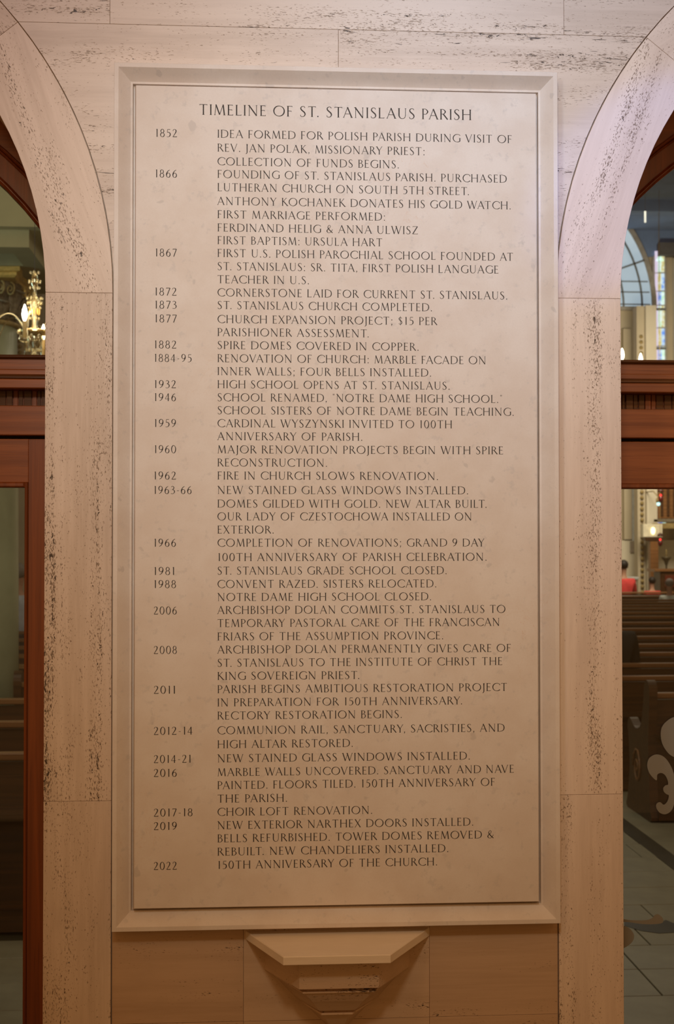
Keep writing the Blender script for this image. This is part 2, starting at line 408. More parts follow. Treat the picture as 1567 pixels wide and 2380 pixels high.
# ------------------------------------------------------------------ plaque
PX, PZ0, PZ1 = 0.5, 1.1399, 3.0646
plaque = tag(empty('timeline_plaque', (0, WALL, PZ0)), 'large cream limestone plaque with a raised frame and the engraved parish timeline', 'plaque')
def child(o, p):
    o.parent = p; o.matrix_parent_inverse = Matrix.Translation(-p.location); return o
prof = [(0.0, F2), (0.0, 0.0008), (0.0008, 0.0), (0.0098, 0.0), (0.0350, 0.0235), (0.0395, 0.0245), (0.0405, 0.036), (0.0455, 0.037), (0.0455, F2)]
rings = [[(-PX+d, y, PZ0+d), (PX-d, y, PZ0+d), (PX-d, y, PZ1-d), (-PX+d, y, PZ1-d)] for d, y in prof]
b = MB(); n = 4
v = [p for r in rings for p in r]; f = []
for k in range(len(rings)-1):
    for i in range(4):
        j = (i+1) % 4; f.append((k*4+i, k*4+j, (k+1)*4+j, (k+1)*4+i))
b.add(v, f); child(b.build('frame', M['lime']), plaque)
b = MB(); pr = [(0.0442, 0.0375), (0.0442, 0.030), (0.0478, 0.0092), (0.0485, 0.0085)]
b.loft([[(-PX+d, y, PZ0+d), (PX-d, y, PZ0+d), (PX-d, y, PZ1-d), (-PX+d, y, PZ1-d)] for d, y in pr])
panel = child(b.build('panel', M['lime']), plaque)
FACE = 0.0085-0.0003

# lettering: strokes of a roman capital alphabet
TK, TN = 0.102, 0.047
def L_(*a): return ('l',)+a
def C_(pts): return ('c', pts)
def ell(cx, cy, rx, ry, a0, a1, n=14, k=TK, t=TN):
    pts = []
    for i in range(n+1):
        a = math.radians(a0+(a1-a0)*i/n)
        pts.append((cx+rx*math.cos(a), cy+ry*math.sin(a), t+(k-t)*abs(math.cos(a+0.25))**1.3))
    return ('p', pts)
H2 = 0.5
GL = {
 'A': (.74, [L_(.04, 0, .37, 1, TN, 1, 0), L_(.35, 1, .70, 0, TK, 0, 1), L_(.16, .36, .58, .36, TN*.9, 0, 0)]),
 'B': (.54, [L_(.10, 0, .10, 1, TK), C_([(.08, .97, TN), (.30, .96, TN), (.42, .78, TK*.9), (.30, .56, TN), (.12, .54, TN)]),
             C_([(.12, .54, TN), (.36, .53, TN), (.50, .28, TK), (.34, .03, TN), (.08, .025, TN)])]),
 'C': (.78, [('p', ell(.50, .5, .44, .49, 42, 318, 20)[1]), L_(.82, .83, .82, .72, TN, 0, 0)]),
 'D': (.80, [L_(.10, 0, .10, 1, TK), C_([(.07, .975, TN), (.36, .97, TN), (.66, .82, TK*.8), (.75, .5, TK*1.05), (.66, .18, TK*.8), (.36, .03, TN), (.07, .025, TN)])]),
 'E': (.50, [L_(.10, 0, .10, 1, TK), L_(.08, .975, .44, .975, TN, 0, 2), L_(.1, .53, .39, .53, TN, 0, 2), L_(.08, .025, .47, .025, TN, 0, 2)]),
 'F': (.48, [L_(.10, 0, .10, 1, TK), L_(.08, .975, .45, .975, TN, 0, 2), L_(.1, .52, .38, .52, TN, 0, 2)]),
 'G': (.82, [('p', ell(.50, .5, .44, .49, 45, 312, 20)[1]), L_(.78, .46, .78, .10, TK, 1, 0)]),
 'H': (.80, [L_(.10, 0, .10, 1, TK), L_(.70, 0, .70, 1, TK), L_(.1, .52, .7, .52, TN, 0, 0)]),
 'I': (.20, [L_(.10, 0, .10, 1, TK)]),
 'J': (.26, [C_([(.15, 1.0, TK), (.15, .5, TK), (.15, 0.0, TK*.95), (.11, -.16, TK*.7), (.0, -.24, TN)]), L_(.15, .8, .15, 1, TK, 0, 1)]),
 'K': (.66, [L_(.10, 0, .10, 1, TK), L_(.13, .50, .50, 1, TN, 0, 1), L_(.20, .58, .64, 0, TK, 0, 1)]),
 'L': (.50, [L_(.10, 0, .10, 1, TK), L_(.08, .025, .48, .025, TN, 0, 2)]),
 'M': (.92, [L_(.08, 0, .17, 1, TN, 1, 0), L_(.16, 1, .46, .04, TK, 0, 0), L_(.46, .04, .74, 1, TN, 0, 0), L_(.74, 1, .84, 0, TK, 0, 1)]),
 'N': (.82, [L_(.12, 0, .12, .98, TN, 1, 0), L_(.08, 1, .70, .0, TK, 1, 0), L_(.70, 0, .70, 1, TN, 0, 1)]),
 'O': (.94, [('p', ell(.47, .5, .42, .485, 0, 360, 26)[1])]),
 'P': (.52, [L_(.10, 0, .10, 1, TK), C_([(.07, .975, TN), (.32, .96, TN), (.48, .72, TK), (.34, .48, TN), (.16, .47, TN)])]),
 'R': (.64, [L_(.10, 0, .10, 1, TK), C_([(.07, .975, TN), (.30, .96, TN), (.45, .75, TK), (.32, .54, TN), (.12, .52, TN)]), L_(.28, .53, .64, .0, TK, 0, 0)]),
 'S': (.50, [C_([(.42, .85, TN), (.36, .96, TN), (.24, .985, TN), (.11, .90, TK*.7), (.10, .72, TK*.95), (.24, .55, TK*1.05), (.38, .40, TK*1.05), (.43, .22, TK*.9), (.34, .05, TN*1.2), (.20, .012, TN), (.09, .05, TN), (.06, .18, TN)])]),
 'T': (.68, [L_(.34, 0, .34, .98, TK, 1, 0), L_(.03, .975, .65, .975, TN, 2, 2)]),
 'U': (.76, [C_([(.12, 1.0, TK), (.12, .6, TK), (.13, .25, TK*.95), (.25, .05, TK*.6), (.40, .01, TN), (.56, .08, TN), (.64, .28, TN), (.65, .6, TN), (.65, 1.0, TN)]),
             L_(.12, .9, .12, 1, TK, 0, 1), L_(.65, .9, .65, 1, TN, 0, 1)]),
 'V': (.72, [L_(.04, 1, .36, .0, TK, 1, 0), L_(.35, .0, .67, 1, TN, 0, 1)]),
 'W': (1.08, [L_(.04, 1, .31, .0, TK, 1, 0), L_(.30, .0, .56, .98, TN, 0, 0), L_(.50, 1, .77, .0, TK, 1, 0), L_(.76, .0, 1.03, 1, TN, 0, 1)]),
 'X': (.66, [L_(.06, 1, .60, .0, TK, 1, 1), L_(.58, 1, .05, .0, TN, 1, 1)]),
 'Y': (.66, [L_(.04, 1, .33, .47, TK, 1, 0), L_(.33, .47, .61, 1, TN, 0, 1), L_(.33, .5, .33, 0, TK, 0, 1)]),
 'Z': (.64, [L_(.06, .975, .58, .975, TN, 2, 0), L_(.57, .98, .06, .02, TK, 0, 0), L_(.05, .025, .60, .025, TN, 0, 2)]),
 '0': (.58, [('p', ell(.29, .5, .23, .49, 0, 360, 22)[1])]),
 '1': (.36, [L_(.20, 0, .20, 1, TK, 0, 0), L_(.12, .93, .20, .99, TN, 0, 0)]),
 '2': (.54, [C_([(.07, .78, TN), (.12, .93, TN), (.25, .985, TN), (.40, .88, TK), (.40, .68, TK), (.30, .45, TK*.8), (.06, .04, TN)]), L_(.05, .04, .50, .04, TK*.75, 0, 2)]),
 '3': (.50, [C_([(.07, .88, TN), (.2, .98, TN), (.36, .87, TK*.8), (.35, .68, TK*.8), (.18, .54, TN)]), C_([(.18, .55, TN), (.37, .48, TK*.8), (.44, .27, TK), (.33, .06, TN), (.16, .012, TN), (.05, .08, TN)])]),
 '4': (.56, [L_(.38, 0, .38, .98, TK, 0, 0), L_(.38, .97, .04, .30, TN, 0, 0), L_(.03, .28, .52, .28, TN, 0, 0)]),
 '5': (.52, [L_(.14, .96, .44, .96, TN*1.2, 0, 0), L_(.15, .96, .12, .58, TN, 0, 0), C_([(.12, .58, TN), (.28, .60, TK*.7), (.43, .45, TK), (.42, .20, TK), (.26, .02, TN), (.06, .03, TN)])]),
 '6': (.56, [C_([(.44, .97, TN), (.24, .82, TK*.7), (.10, .52, TK), (.09, .30, TK)]), ('p', ell(.28, .30, .20, .29, 0, 360, 18)[1])]),
 '7': (.50, [L_(.05, .96, .46, .96, TK*.7, 2, 0), L_(.46, .96, .16, 0, TK*.85, 0, 0)]),
 '8': (.54, [('p', ell(.27, .75, .165, .235, 0, 360, 18, TK*.85)[1]), ('p', ell(.27, .27, .205, .26, 0, 360, 18, TK*.9)[1])]),
 '9': (.56, [C_([(.12, .03, TN), (.32, .18, TK*.7), (.46, .48, TK), (.47, .70, TK)]), ('p', ell(.28, .70, .20, .29, 0, 360, 18)[1])]),
 '.': (.20, [L_(.05, .055, .15, .055, .11, 0, 0)]),
 ',': (.20, [L_(.05, .055, .15, .055, .11, 0, 0), L_(.13, .08, .07, -.14, .04, 0, 0)]),
 ':': (.22, [L_(.06, .055, .16, .055, .11, 0, 0), L_(.06, .60, .16, .60, .11, 0, 0)]),
 ';': (.22, [L_(.06, .055, .16, .055, .11, 0, 0), L_(.14, .08, .08, -.16, .04, 0, 0), L_(.06, .60, .16, .60, .11, 0, 0)]),
 '-': (.34, [L_(.06, .40, .28, .40, TN*1.1, 0, 0)]),
 '"': (.28, [L_(.09, 1.02, .09, .84, .05, 0, 0), L_(.19, 1.02, .19, .84, .05, 0, 0)]),
 '$': (.52, [C_([(.42, .82, TN), (.26, .93, TN), (.12, .82, TK*.8), (.13, .66, TK*.8), (.27, .52, TK), (.40, .36, TK*.8), (.38, .16, TK*.7), (.24, .06, TN), (.08, .15, TN)]), L_(.26, -.08, .26, 1.08, TN, 0, 0)]),
 '&': (.72, [C_([(.68, .02, TK*.8), (.42, .30, TK), (.20, .62, TK*.9), (.20, .86, TN), (.34, .98, TN), (.45, .86, TN), (.38, .66, TN), (.16, .44, TK*.7), (.08, .22, TK), (.22, .03, TN), (.42, .06, TN), (.60, .30, TN), (.68, .46, TN)])]),
}
KERN = {'AV': -.13, 'VA': -.13, 'AT': -.1, 'TA': -.1, 'AY': -.1, 'LT': -.1, 'PA': -.09, 'FA': -.1, 'AW': -.1, 'WA': -.1, 'YS': -.04, 'RY': -.06,
        'LY': -.08, 'TO': -.04, 'OV': -.04, 'OY': -.04, 'AC': -.04, 'LA': .02, 'KO': -.05, 'T.': -.12, 'Y.': -.1, 'Y,': -.1, 'RA': .0}
def crom(pts, n=4):
    out = []
    for i in range(len(pts)-1):
        p0, p1, p2, p3 = pts[max(i-1, 0)], pts[i], pts[i+1], pts[min(i+2, len(pts)-1)]
        for k in range(n):
            t = k/n
            out.append(tuple(0.5*((2*p1[q])+(-p0[q]+p2[q])*t+(2*p0[q]-5*p1[q]+4*p2[q]-p3[q])*t*t+(-p0[q]+3*p1[q]-3*p2[q]+p3[q])*t**3) for q in range(3)))
    out.append(pts[-1]); return out
def glyph_polys(ch):
    polys = []
    for s in GL[ch][1]:
        if s[0] == 'l':
            x0, y0, x1, y1, wd = s[1:6]; sa, sb = (s[6], s[7]) if len(s) > 6 else (1, 1)
            d = Vector((x1-x0, y1-y0)); ln = d.length; d /= ln; nn = Vector((-d.y, d.x))*wd/2
            polys.append([(x0+nn.x, y0+nn.y), (x0-nn.x, y0-nn.y), (x1-nn.x, y1-nn.y), (x1+nn.x, y1+nn.y)])
            for (px_, py_, fl, sg) in ((x0, y0, sa, 1), (x1, y1, sb, -1)):
                if fl == 1:          # foot serif, lying along the base or cap line
                    hw = wd/2+0.050; th = 0.032; s_ = 1 if py_ < .5 else -1
                    polys.append([(px_-hw, py_), (px_+hw, py_), (px_+wd*.45, py_+s_*th*1.6), (px_-wd*.45, py_+s_*th*1.6)])
                elif fl == 2:        # beak at the end of an arm
                    s_ = -1 if py_ > .3 else 1
                    polys.append([(px_-sg*(-0.0), py_-s_*wd/2), (px_+0.03*-sg*-1*0, py_+s_*(wd/2+.075)), (px_-0.05*(-sg), py_+s_*wd/2), (px_-0.05*(-sg), py_-s_*wd/2)])
        else:
            pts = crom(s[1]) if s[0] == 'c' else s[1]
            lft, rgt = [], []
            for i, p in enumerate(pts):
                a, b_ = pts[max(i-1, 0)], pts[min(i+1, len(pts)-1)]
                if s[0] == 'p' and abs(pts[0][0]-pts[-1][0])+abs(pts[0][1]-pts[-1][1]) < 1e-6:
                    if i in (0, len(pts)-1): a, b_ = pts[-2], pts[1]
                d = Vector((b_[0]-a[0], b_[1]-a[1])); d.normalize(); nn = Vector((-d.y, d.x))*p[2]/2
                lft.append((p[0]+nn.x, p[1]+nn.y)); rgt.append((p[0]-nn.x, p[1]-nn.y))
            for i in range(len(pts)-1): polys.append([lft[i], rgt[i], rgt[i+1], lft[i+1]])
    return polys
GP = {c: glyph_polys(c) for c in GL}
def write(text, pxl, pxr, pyb, cap_px, name='text_line'):
    """one carved line; left end, right end, baseline (at the left end) and cap height in photo pixels"""
    a = at(pxl, pyb, FACE); r_ = at(pxr, pyb, FACE); z = a.z
    cap = cap_px*(at(pxl, pyb-100, FACE)-a).length/100
    nat = 0.0; gaps = 0
    for i, ch in enumerate(text):
        nat += .27 if ch == ' ' else GL[ch][0]
        if i < len(text)-1: nat += KERN.get(text[i:i+2], 0); gaps += 1
    width = (r_.x-a.x)/cap
    tr = (width-nat)/max(1, gaps); sx = 1.0
    if tr < 0.02: sx = width/(nat+0.02*gaps); tr = 0.02
    elif tr > 0.15: sx = width/(nat+0.15*gaps); tr = 0.15
    b = MB(); x = 0.0; single = name == 'title_letter'
    for i, ch in enumerate(text):
        if ch == ' ': x += .27+tr; continue
        for k, poly in enumerate(GP[ch]):
            ar = sum(poly[q][0]*poly[(q+1) % 4][1]-poly[(q+1) % 4][0]*poly[q][1] for q in range(4))
            if ar < 0: poly = poly[::-1]
            yy = FACE-0.00002*(k % 5)
            b.add([(a.x+(x+px_)*sx*cap, yy, z+py_*cap) for px_, py_ in poly], [(0, 1, 2, 3)])
        x += GL[ch][0]+tr+KERN.get(text[i:i+2], 0)
        if single: b.build(name, M['ink'], None).parent = panel; b = MB()
    if not single: b.build(name, M['ink'], None).parent = panel
R_EDGE = dict()
write('TIMELINE OF ST. STANISLAUS PARISH', 463, 1096, 266.5, 24.5, 'title_letter')
TL = [
 ('IDEA FORMED FOR POLISH PARISH DURING VISIT OF', 1190, 319.7), ('REV. JAN POLAK, MISSIONARY PRIEST:', 988, 352), ('COLLECTION OF FUNDS BEGINS.', 928, 383.8),
 ('FOUNDING OF ST. STANISLAUS PARISH. PURCHASED', 1178, 413.3), ('LUTHERAN CHURCH ON SOUTH 5TH STREET.', 1091, 443.9), ('ANTHONY KOCHANEK DONATES HIS GOLD WATCH.', 1188, 475.9),
 ('FIRST MARRIAGE PERFORMED:', 896, 507), ('FERDINAND HELIG & ANNA ULWISZ', 972, 537.7), ('FIRST BAPTISM: URSULA HART', 889, 567.2),
 ('FIRST U.S. POLISH PAROCHIAL SCHOOL FOUNDED AT', 1193, 597), ('ST. STANISLAUS: SR. TITA, FIRST POLISH LANGUAGE', 1159, 627.5), ('TEACHER IN U.S.', 719, 658),
 ('CORNERSTONE LAID FOR CURRENT ST. STANISLAUS.', 1180, 688.5), ('ST. STANISLAUS CHURCH COMPLETED.', 1005, 718), ('CHURCH EXPANSION PROJECT; $15 PER', 1016, 750.5), ('PARISHIONER ASSESSMENT.', 858, 780.8),
 ('SPIRE DOMES COVERED IN COPPER.', 974, 811), ('RENOVATION OF CHURCH: MARBLE FACADE ON', 1130, 841.5), ('INNER WALLS; FOUR BELLS INSTALLED.', 1003, 871.5),
 ('HIGH SCHOOL OPENS AT ST. STANISLAUS.', 1046, 902), ('SCHOOL RENAMED, "NOTRE DAME HIGH SCHOOL."', 1168, 932.3), ('SCHOOL SISTERS OF NOTRE DAME BEGIN TEACHING.', 1195, 962.4),
 ('CARDINAL WYSZYNSKI INVITED TO 100TH', 1051, 992.7), ('ANNIVERSARY OF PARISH.', 843, 1022.8), ('MAJOR RENOVATION PROJECTS BEGIN WITH SPIRE', 1170, 1053.4), ('RECONSTRUCTION.', 761, 1084),
 ('FIRE IN CHURCH SLOWS RENOVATION.', 1019, 1114.3), ('NEW STAINED GLASS WINDOWS INSTALLED.', 1089, 1147.8), ('DOMES GILDED WITH GOLD. NEW ALTAR BUILT.', 1132, 1179.5),
 ('OUR LADY OF CZESTOCHOWA INSTALLED ON', 1097, 1209.3), ('EXTERIOR.', 637, 1239.9), ('COMPLETION OF RENOVATIONS; GRAND 9 DAY', 1126, 1270.5), ('100TH ANNIVERSARY OF PARISH CELEBRATION.', 1132, 1304),
 ('ST. STANISLAUS GRADE SCHOOL CLOSED.', 1039, 1335.5), ('CONVENT RAZED. SISTERS RELOCATED.', 1015, 1366.5), ('NOTRE DAME HIGH SCHOOL CLOSED.', 1003, 1396.8),
 ('ARCHBISHOP DOLAN COMMITS ST. STANISLAUS TO', 1175, 1427), ('TEMPORARY PASTORAL CARE OF THE FRANCISCAN', 1162, 1457.5), ('FRIARS OF THE ASSUMPTION PROVINCE.', 1031, 1488.5),
 ('ARCHBISHOP DOLAN PERMANENTLY GIVES CARE OF', 1188, 1519), ('ST. STANISLAUS TO THE INSTITUTE OF CHRIST THE', 1168, 1549.8), ('KING SOVEREIGN PRIEST.', 836, 1580.3),
 ('PARISH BEGINS AMBITIOUS RESTORATION PROJECT', 1179, 1611), ('IN PREPARATION FOR 150TH ANNIVERSARY.', 1075, 1641.8), ('RECTORY RESTORATION BEGINS.', 935, 1672.4),
 ('COMMUNION RAIL, SANCTUARY, SACRISTIES, AND', 1173, 1706.7), ('HIGH ALTAR RESTORED.', 821, 1739), ('NEW STAINED GLASS WINDOWS INSTALLED.', 1093, 1771.8),
 ('MARBLE WALLS UNCOVERED. SANCTUARY AND NAVE', 1195, 1803.9), ('PAINTED. FLOORS TILED. 150TH ANNIVERSARY OF', 1151, 1834.2), ('THE PARISH.', 668, 1865.4),
 ('CHOIR LOFT RENOVATION.', 866, 1896.3), ('NEW EXTERIOR NARTHEX DOORS INSTALLED.', 1101, 1927.2), ('BELLS REFURBISHED. TOWER DOMES REMOVED &', 1148, 1957.8),
 ('REBUILT. NEW CHANDELIERS INSTALLED.', 1043, 1988.7), ('150TH ANNIVERSARY OF THE CHURCH.', 1017, 2019.6)]
for t_, xr, yb in TL: write(t_, 505.5, xr, yb, 18.4)
YL = [('1852', 361, 412, 317.8), ('1866', 360, 412, 412), ('1867', 360, 411, 595.8), ('1872', 359, 411, 686.5), ('1873', 359, 411, 717), ('1877', 359, 411, 749),
      ('1882', 358, 410.5, 809.5), ('1884-95', 358, 446, 840.8), ('1932', 358, 409.5, 901.8), ('1946', 358, 409.5, 932), ('1959', 358, 409.5, 992.3), ('1960', 358, 409.5, 1053),
      ('1962', 357, 409.5, 1114.3), ('1963-66', 357, 446, 1147.8), ('1966', 357, 409.5, 1270.5), ('1981', 357, 407, 1336.3), ('1988', 357, 409.5, 1366.7), ('2006', 357, 411.5, 1428),
      ('2008', 357, 411.5, 1519.8), ('2011', 357, 409, 1612.5), ('2012-14', 357, 448, 1708), ('2014-21', 357, 445, 1773.5), ('2016', 357, 411.5, 1805.8), ('2017-18', 357, 448, 1898),
      ('2019', 357, 411.5, 1929.3), ('2022', 357, 411.5, 2022)]
for t_, xl, xr, yb in YL: write(t_, xl, xr, yb, 18.2, 'year_line')

# ------------------------------------------------------------------ stone shelf under the plaque
shelf = tag(empty('stone_shelf', (0, F2, 1.12)), 'half octagonal travertine shelf on a stepped corbel below the plaque', 'shelf')
def trap(z, bl, br, fl, fr, yf, yb=F2-0.0012):
    return [(bl, yb, z), (fl, yf, z), (fr, yf, z), (br, yb, z)]
def layer(levels, name, off):
    b = MB(); b.loft([trap(*l) for l in levels])
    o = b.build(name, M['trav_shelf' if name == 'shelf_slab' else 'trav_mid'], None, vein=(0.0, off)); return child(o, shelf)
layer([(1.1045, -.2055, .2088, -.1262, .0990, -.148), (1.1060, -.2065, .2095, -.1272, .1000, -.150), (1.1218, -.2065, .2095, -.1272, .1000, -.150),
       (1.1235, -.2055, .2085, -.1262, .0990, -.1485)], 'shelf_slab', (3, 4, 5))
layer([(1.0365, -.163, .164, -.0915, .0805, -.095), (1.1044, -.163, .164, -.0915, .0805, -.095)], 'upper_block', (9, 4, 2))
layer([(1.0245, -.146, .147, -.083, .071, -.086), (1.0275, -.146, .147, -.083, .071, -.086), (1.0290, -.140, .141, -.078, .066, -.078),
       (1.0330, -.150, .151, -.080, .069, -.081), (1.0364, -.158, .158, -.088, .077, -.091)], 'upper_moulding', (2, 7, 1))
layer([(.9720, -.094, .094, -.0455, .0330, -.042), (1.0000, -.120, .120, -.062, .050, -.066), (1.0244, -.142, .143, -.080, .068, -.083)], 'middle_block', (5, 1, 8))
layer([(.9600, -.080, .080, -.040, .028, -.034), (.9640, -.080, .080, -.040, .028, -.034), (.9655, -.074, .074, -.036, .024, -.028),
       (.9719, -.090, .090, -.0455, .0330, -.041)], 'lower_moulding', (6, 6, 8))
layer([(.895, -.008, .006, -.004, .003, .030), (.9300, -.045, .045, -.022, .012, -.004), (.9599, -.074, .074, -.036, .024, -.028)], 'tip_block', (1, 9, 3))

# ------------------------------------------------------------------ wooden transoms, fanlights and doors (set behind the wall)
YD = 0.45
def ring_part(sgn, r0, r1, y0, y1, name, mat, parent, zcut=2.467, ch=0.0, span=None):
    cx, cz = 1.48*sgn, 2.22
    def pts(r):
        a0 = math.asin((zcut-cz)/r); return arc(cx, cz, r, a0, PI-a0, 40)
    poly = pts(r1) + pts(r0)[::-1]
    MB().prism(poly, y0, y1, ch).build(name, mat, parent)
def opening(sgn, side):
    C = 1.48*sgn
    # fanlight
    w_ = struct(empty('window_1' if sgn < 0 else 'window_2', (0, 0, 0)), 'arched wooden fanlight with clear glass over the %s doors' % side, 'window')
    ring_part(sgn, .943, .957, YD-0.028, YD+.03, 'glazing_bead', M['wood_v'], w_, ch=.006)
    ring_part(sgn, .957, 1.000, YD-0.016, YD+.04, 'arch_rail', M['wood_v'], w_)
    ring_part(sgn, 1.000, 1.007, YD-0.030, YD+.02, 'arch_moulding', M['wood_v'], w_, ch=.0034)
    ring_part(sgn, 1.007, 1.0155, YD-0.038, YD+.02, 'arch_moulding', M['wood_v'], w_, ch=.004)
    ring_part(sgn, 1.0155, 1.18, YD-0.030, YD+.04, 'arch_panel', M['wood'], w_)
    g = []
    a0 = math.asin((2.467-2.22)/.945)
    MB().prism(arc(C, 2.22, .945, a0, PI-a0, 40), YD+.004, YD+.010).build('glass_pane', M['glass'], w_)
    # transom
    t = struct(empty('trim_3' if sgn < 0 else 'trim_4', (0, 0, 0)), 'moulded mahogany transom rail above the %s doors' % side, 'transom')
    x0, x1 = C-.95, C+.95
    def rail(z0, z1, yf, name, mat, ch=0.0): MB().box(x0, x1, yf, YD+.05, z0, z1, ch).build(name, M[mat], t)
    rail(2.4575, 2.4670, YD-.028, 'sill_bead', 'wood_dark', .004)
    rail(2.4310, 2.4575, YD-.018, 'upper_fascia', 'wood')
    rail(2.4150, 2.4310, YD-.026, 'lower_fascia', 'wood', .003)
    rail(2.4020, 2.4150, YD-.042, 'bead', 'wood_dark', .005)
    rail(2.3790, 2.4020, YD-.060, 'cornice_strip', 'wood', .002)
    rail(2.3385, 2.3790, YD+.000, 'flute_back', 'wood_v')
    k = 0; x = x0
    while x < x1-.01:
        wd = random.choice((.010, .013, .017, .021))
        MB().box(x, min(x+wd-.002, x1), YD-.003-random.random()*.005, YD+.0, 2.3386, 2.3789, .001).build('flute', M['wood_dark' if random.random() < .6 else 'wood_v'], t)
        x += wd
    rail(2.2640, 2.3385, YD-.030, 'bottom_rail', 'wood', .002)
    MB().box(x0, x1, YD+.004, YD+.05, 2.2564, 2.2638).build('shadow_gap_strip', M['gap_shade'], t)
    # doors: a pair of leaves meeting in the middle
    for half in (-1, 1):
        nm = {(-1, -1): 'door_2', (-1, 1): 'door_1', (1, -1): 'door_3', (1, 1): 'door_4'}[(sgn, half)]
        d = struct(empty(nm, (0, 0, 0)), 'glazed mahogany door leaf, %s of the pair behind the %s arch' % ('right' if half > 0 else 'left', side), 'door')
        o0, o1 = (C+.004, C+.90) if half > 0 else (C-.90, C-.004)
        gx0, gx1 = (C+.08, C+.719) if half > 0 else (C-.719, C-.08)
        MB().box(gx1+.008, o1, YD-.012, YD+.035, .02, 2.2560, .001).build('stile', M['wood_v'], d)
        MB().box(o0, gx0-.008, YD-.012, YD+.035, .02, 2.2560, .001).build('stile', M['wood_v'], d)
        MB().box(gx0-.008, gx1+.008, YD-.012, YD+.035, 2.1470, 2.2560, .001).build('top_rail', M['wood'], d)
        MB().box(gx0-.008, gx1+.008, YD-.012, YD+.035, .02, .24, .001).build('bottom_rail', M['wood'], d)
        for (a_, b_, c_, e_) in ((gx0-.008, gx0, .24, 2.147), (gx1, gx1+.008, .24, 2.147), (gx0, gx1, 2.1340, 2.147), (gx0, gx1, .24, .253)):
            MB().box(a_, b_, YD-.020, YD+.03, c_, e_, .0034).build('glazing_bead', M['wood_v'], d)
        MB().box(gx0, gx1, YD+.004, YD+.010, .253, 2.134).build('glass_pane', M['glass'], d)
        hx = gx0-.045 if half > 0 else gx1+.045
        MB().tube([(hx, YD-.012, 1.16), (hx, YD-.06, 1.16), (hx, YD-.06, .94), (hx, YD-.012, .94)], .009).build('handle', M['brass'], d, True)
        etched(d, sgn*half, C, half)
def smooth_poly(pts, n=5):
    q = [(x, y, 0) for x, y in pts]; m = len(q); out = []
    for i in range(m):
        p0, p1, p2, p3 = q[i-1], q[i], q[(i+1) % m], q[(i+2) % m]
        for k in range(n):
            t = k/n
            out.append(tuple(0.5*((2*p1[c])+(-p0[c]+p2[c])*t+(2*p0[c]-5*p1[c]+4*p2[c]-p3[c])*t*t+(-p0[c]+3*p1[c]-3*p2[c]+p3[c])*t**3) for c in range(2)))
    return out
SC = []   # etched ornament, measured on the right hand doors' glass
def zx(px_, py_): p = at(px_, py_, YD); return (p.x, p.z)
scroll = [(1505.5, 1778), (1511, 1762), (1527, 1754), (1545, 1760), (1560, 1780), (1569, 1805), (1573, 1835), (1570, 1862), (1562, 1884), (1548, 1893), (1534, 1889), (1526.5, 1877),
          (1528, 1868), (1536, 1865), (1544, 1871), (1552, 1864), (1556, 1850), (1550, 1846), (1544, 1840), (1543, 1832), (1548, 1826), (1554, 1824), (1553, 1814), (1547, 1802),
          (1538, 1797), (1529, 1801), (1527.5, 1814), (1517, 1806), (1509, 1794)]
leaf = [(1568, 1667), (1552, 1676), (1540, 1690), (1537, 1708), (1540, 1727), (1549, 1744), (1562, 1757), (1580, 1762), (1594, 1750), (1598, 1722), (1592, 1690), (1580, 1670)]
tail = [(1440, 2135), (1462, 2139), (1485, 2140), (1506, 2139), (1518, 2134), (1524, 2127), (1532, 2126), (1541, 2134), (1543, 2142), (1537, 2147), (1514, 2149), (1490, 2148), (1462, 2144), (1440, 2143)]
blob = [(1438, 2153), (1453, 2153), (1467, 2161), (1475, 2175), (1472, 2188), (1462, 2198), (1447, 2205), (1432, 2196), (1426, 2175)]
def etched(d, k, C, half):
    for nm, src in (('etched_scroll', scroll), ('etched_leaf', leaf)) + ((('etched_tail', tail), ('etched_bud', blob)) if k*half > 0 else ()):
        poly = []
        for (px_, py_) in smooth_poly(src, 4):
            X, Z = zx(px_, py_); X = X-.761          # distance from the outer glass edge
            if half > 0 : XX = C+.719-X
            else: XX = C-.719+X
            poly.append((XX, Z))
        if nm == 'etched_bud': poly = [(min(max(x, C-.719 if half < 0 else C+.08), C-.08 if half < 0 else C+.719), z) for x, z in poly]
        if nm == 'etched_tail': poly = [(min(max(x, C-.718), C+.718), z) for x, z in poly]
        MB().prism(poly, YD+.0030, YD+.0040).build(nm, M['etch'], d)
opening(-1, 'left'); opening(1, 'right')

# ------------------------------------------------------------------ floor
floor = struct(empty('floor'), 'pale stone tile floor running from the narthex into the nave', 'floor')
MB().box(-13, 14, -6, 32, -.10, -.012).build('floor_bed', M['tile_dark'], floor)
tile_me = None
TW, TD = .670, .372
tm = MB()
def tile_mesh():
    b = MB(); e = .0035; c = .002
    v0 = [(e, e), (TW-e, e), (TW-e, TD-e), (e, TD-e)]; v1 = [(e+c, e+c), (TW-e-c, e+c), (TW-e-c, TD-e-c), (e+c, TD-e-c)]
    b.loft([[(x, y, -.013) for x, y in v0], [(x, y, -c) for x, y in v0], [(x, y, 0) for x, y in v1]])
    me = b.mesh('tile'); me.materials.append(M['tile']); return me
tme = tile_mesh()
for r in range(-1, 9):
    Y = 2.916+TD*r; xo = 1.625 + (TW/2 if r % 3 == 0 and r else 0)+(0.17 if r % 3 == 2 else 0)
    if r == 3: xo = 1.960
    X = xo-TW*7
    while X < 2.38:
        if X+TW > -2.9:
            x0, x1 = max(X, -2.9), min(X+TW, 2.39)
            if x1-x0 > .04:
                o = bpy.data.objects.new('tile', tme); col.objects.link(o); o.location = (x0, Y, 0); o.parent = floor
                o.scale = ((x1-x0)/TW, 1, 1)
        X += TW
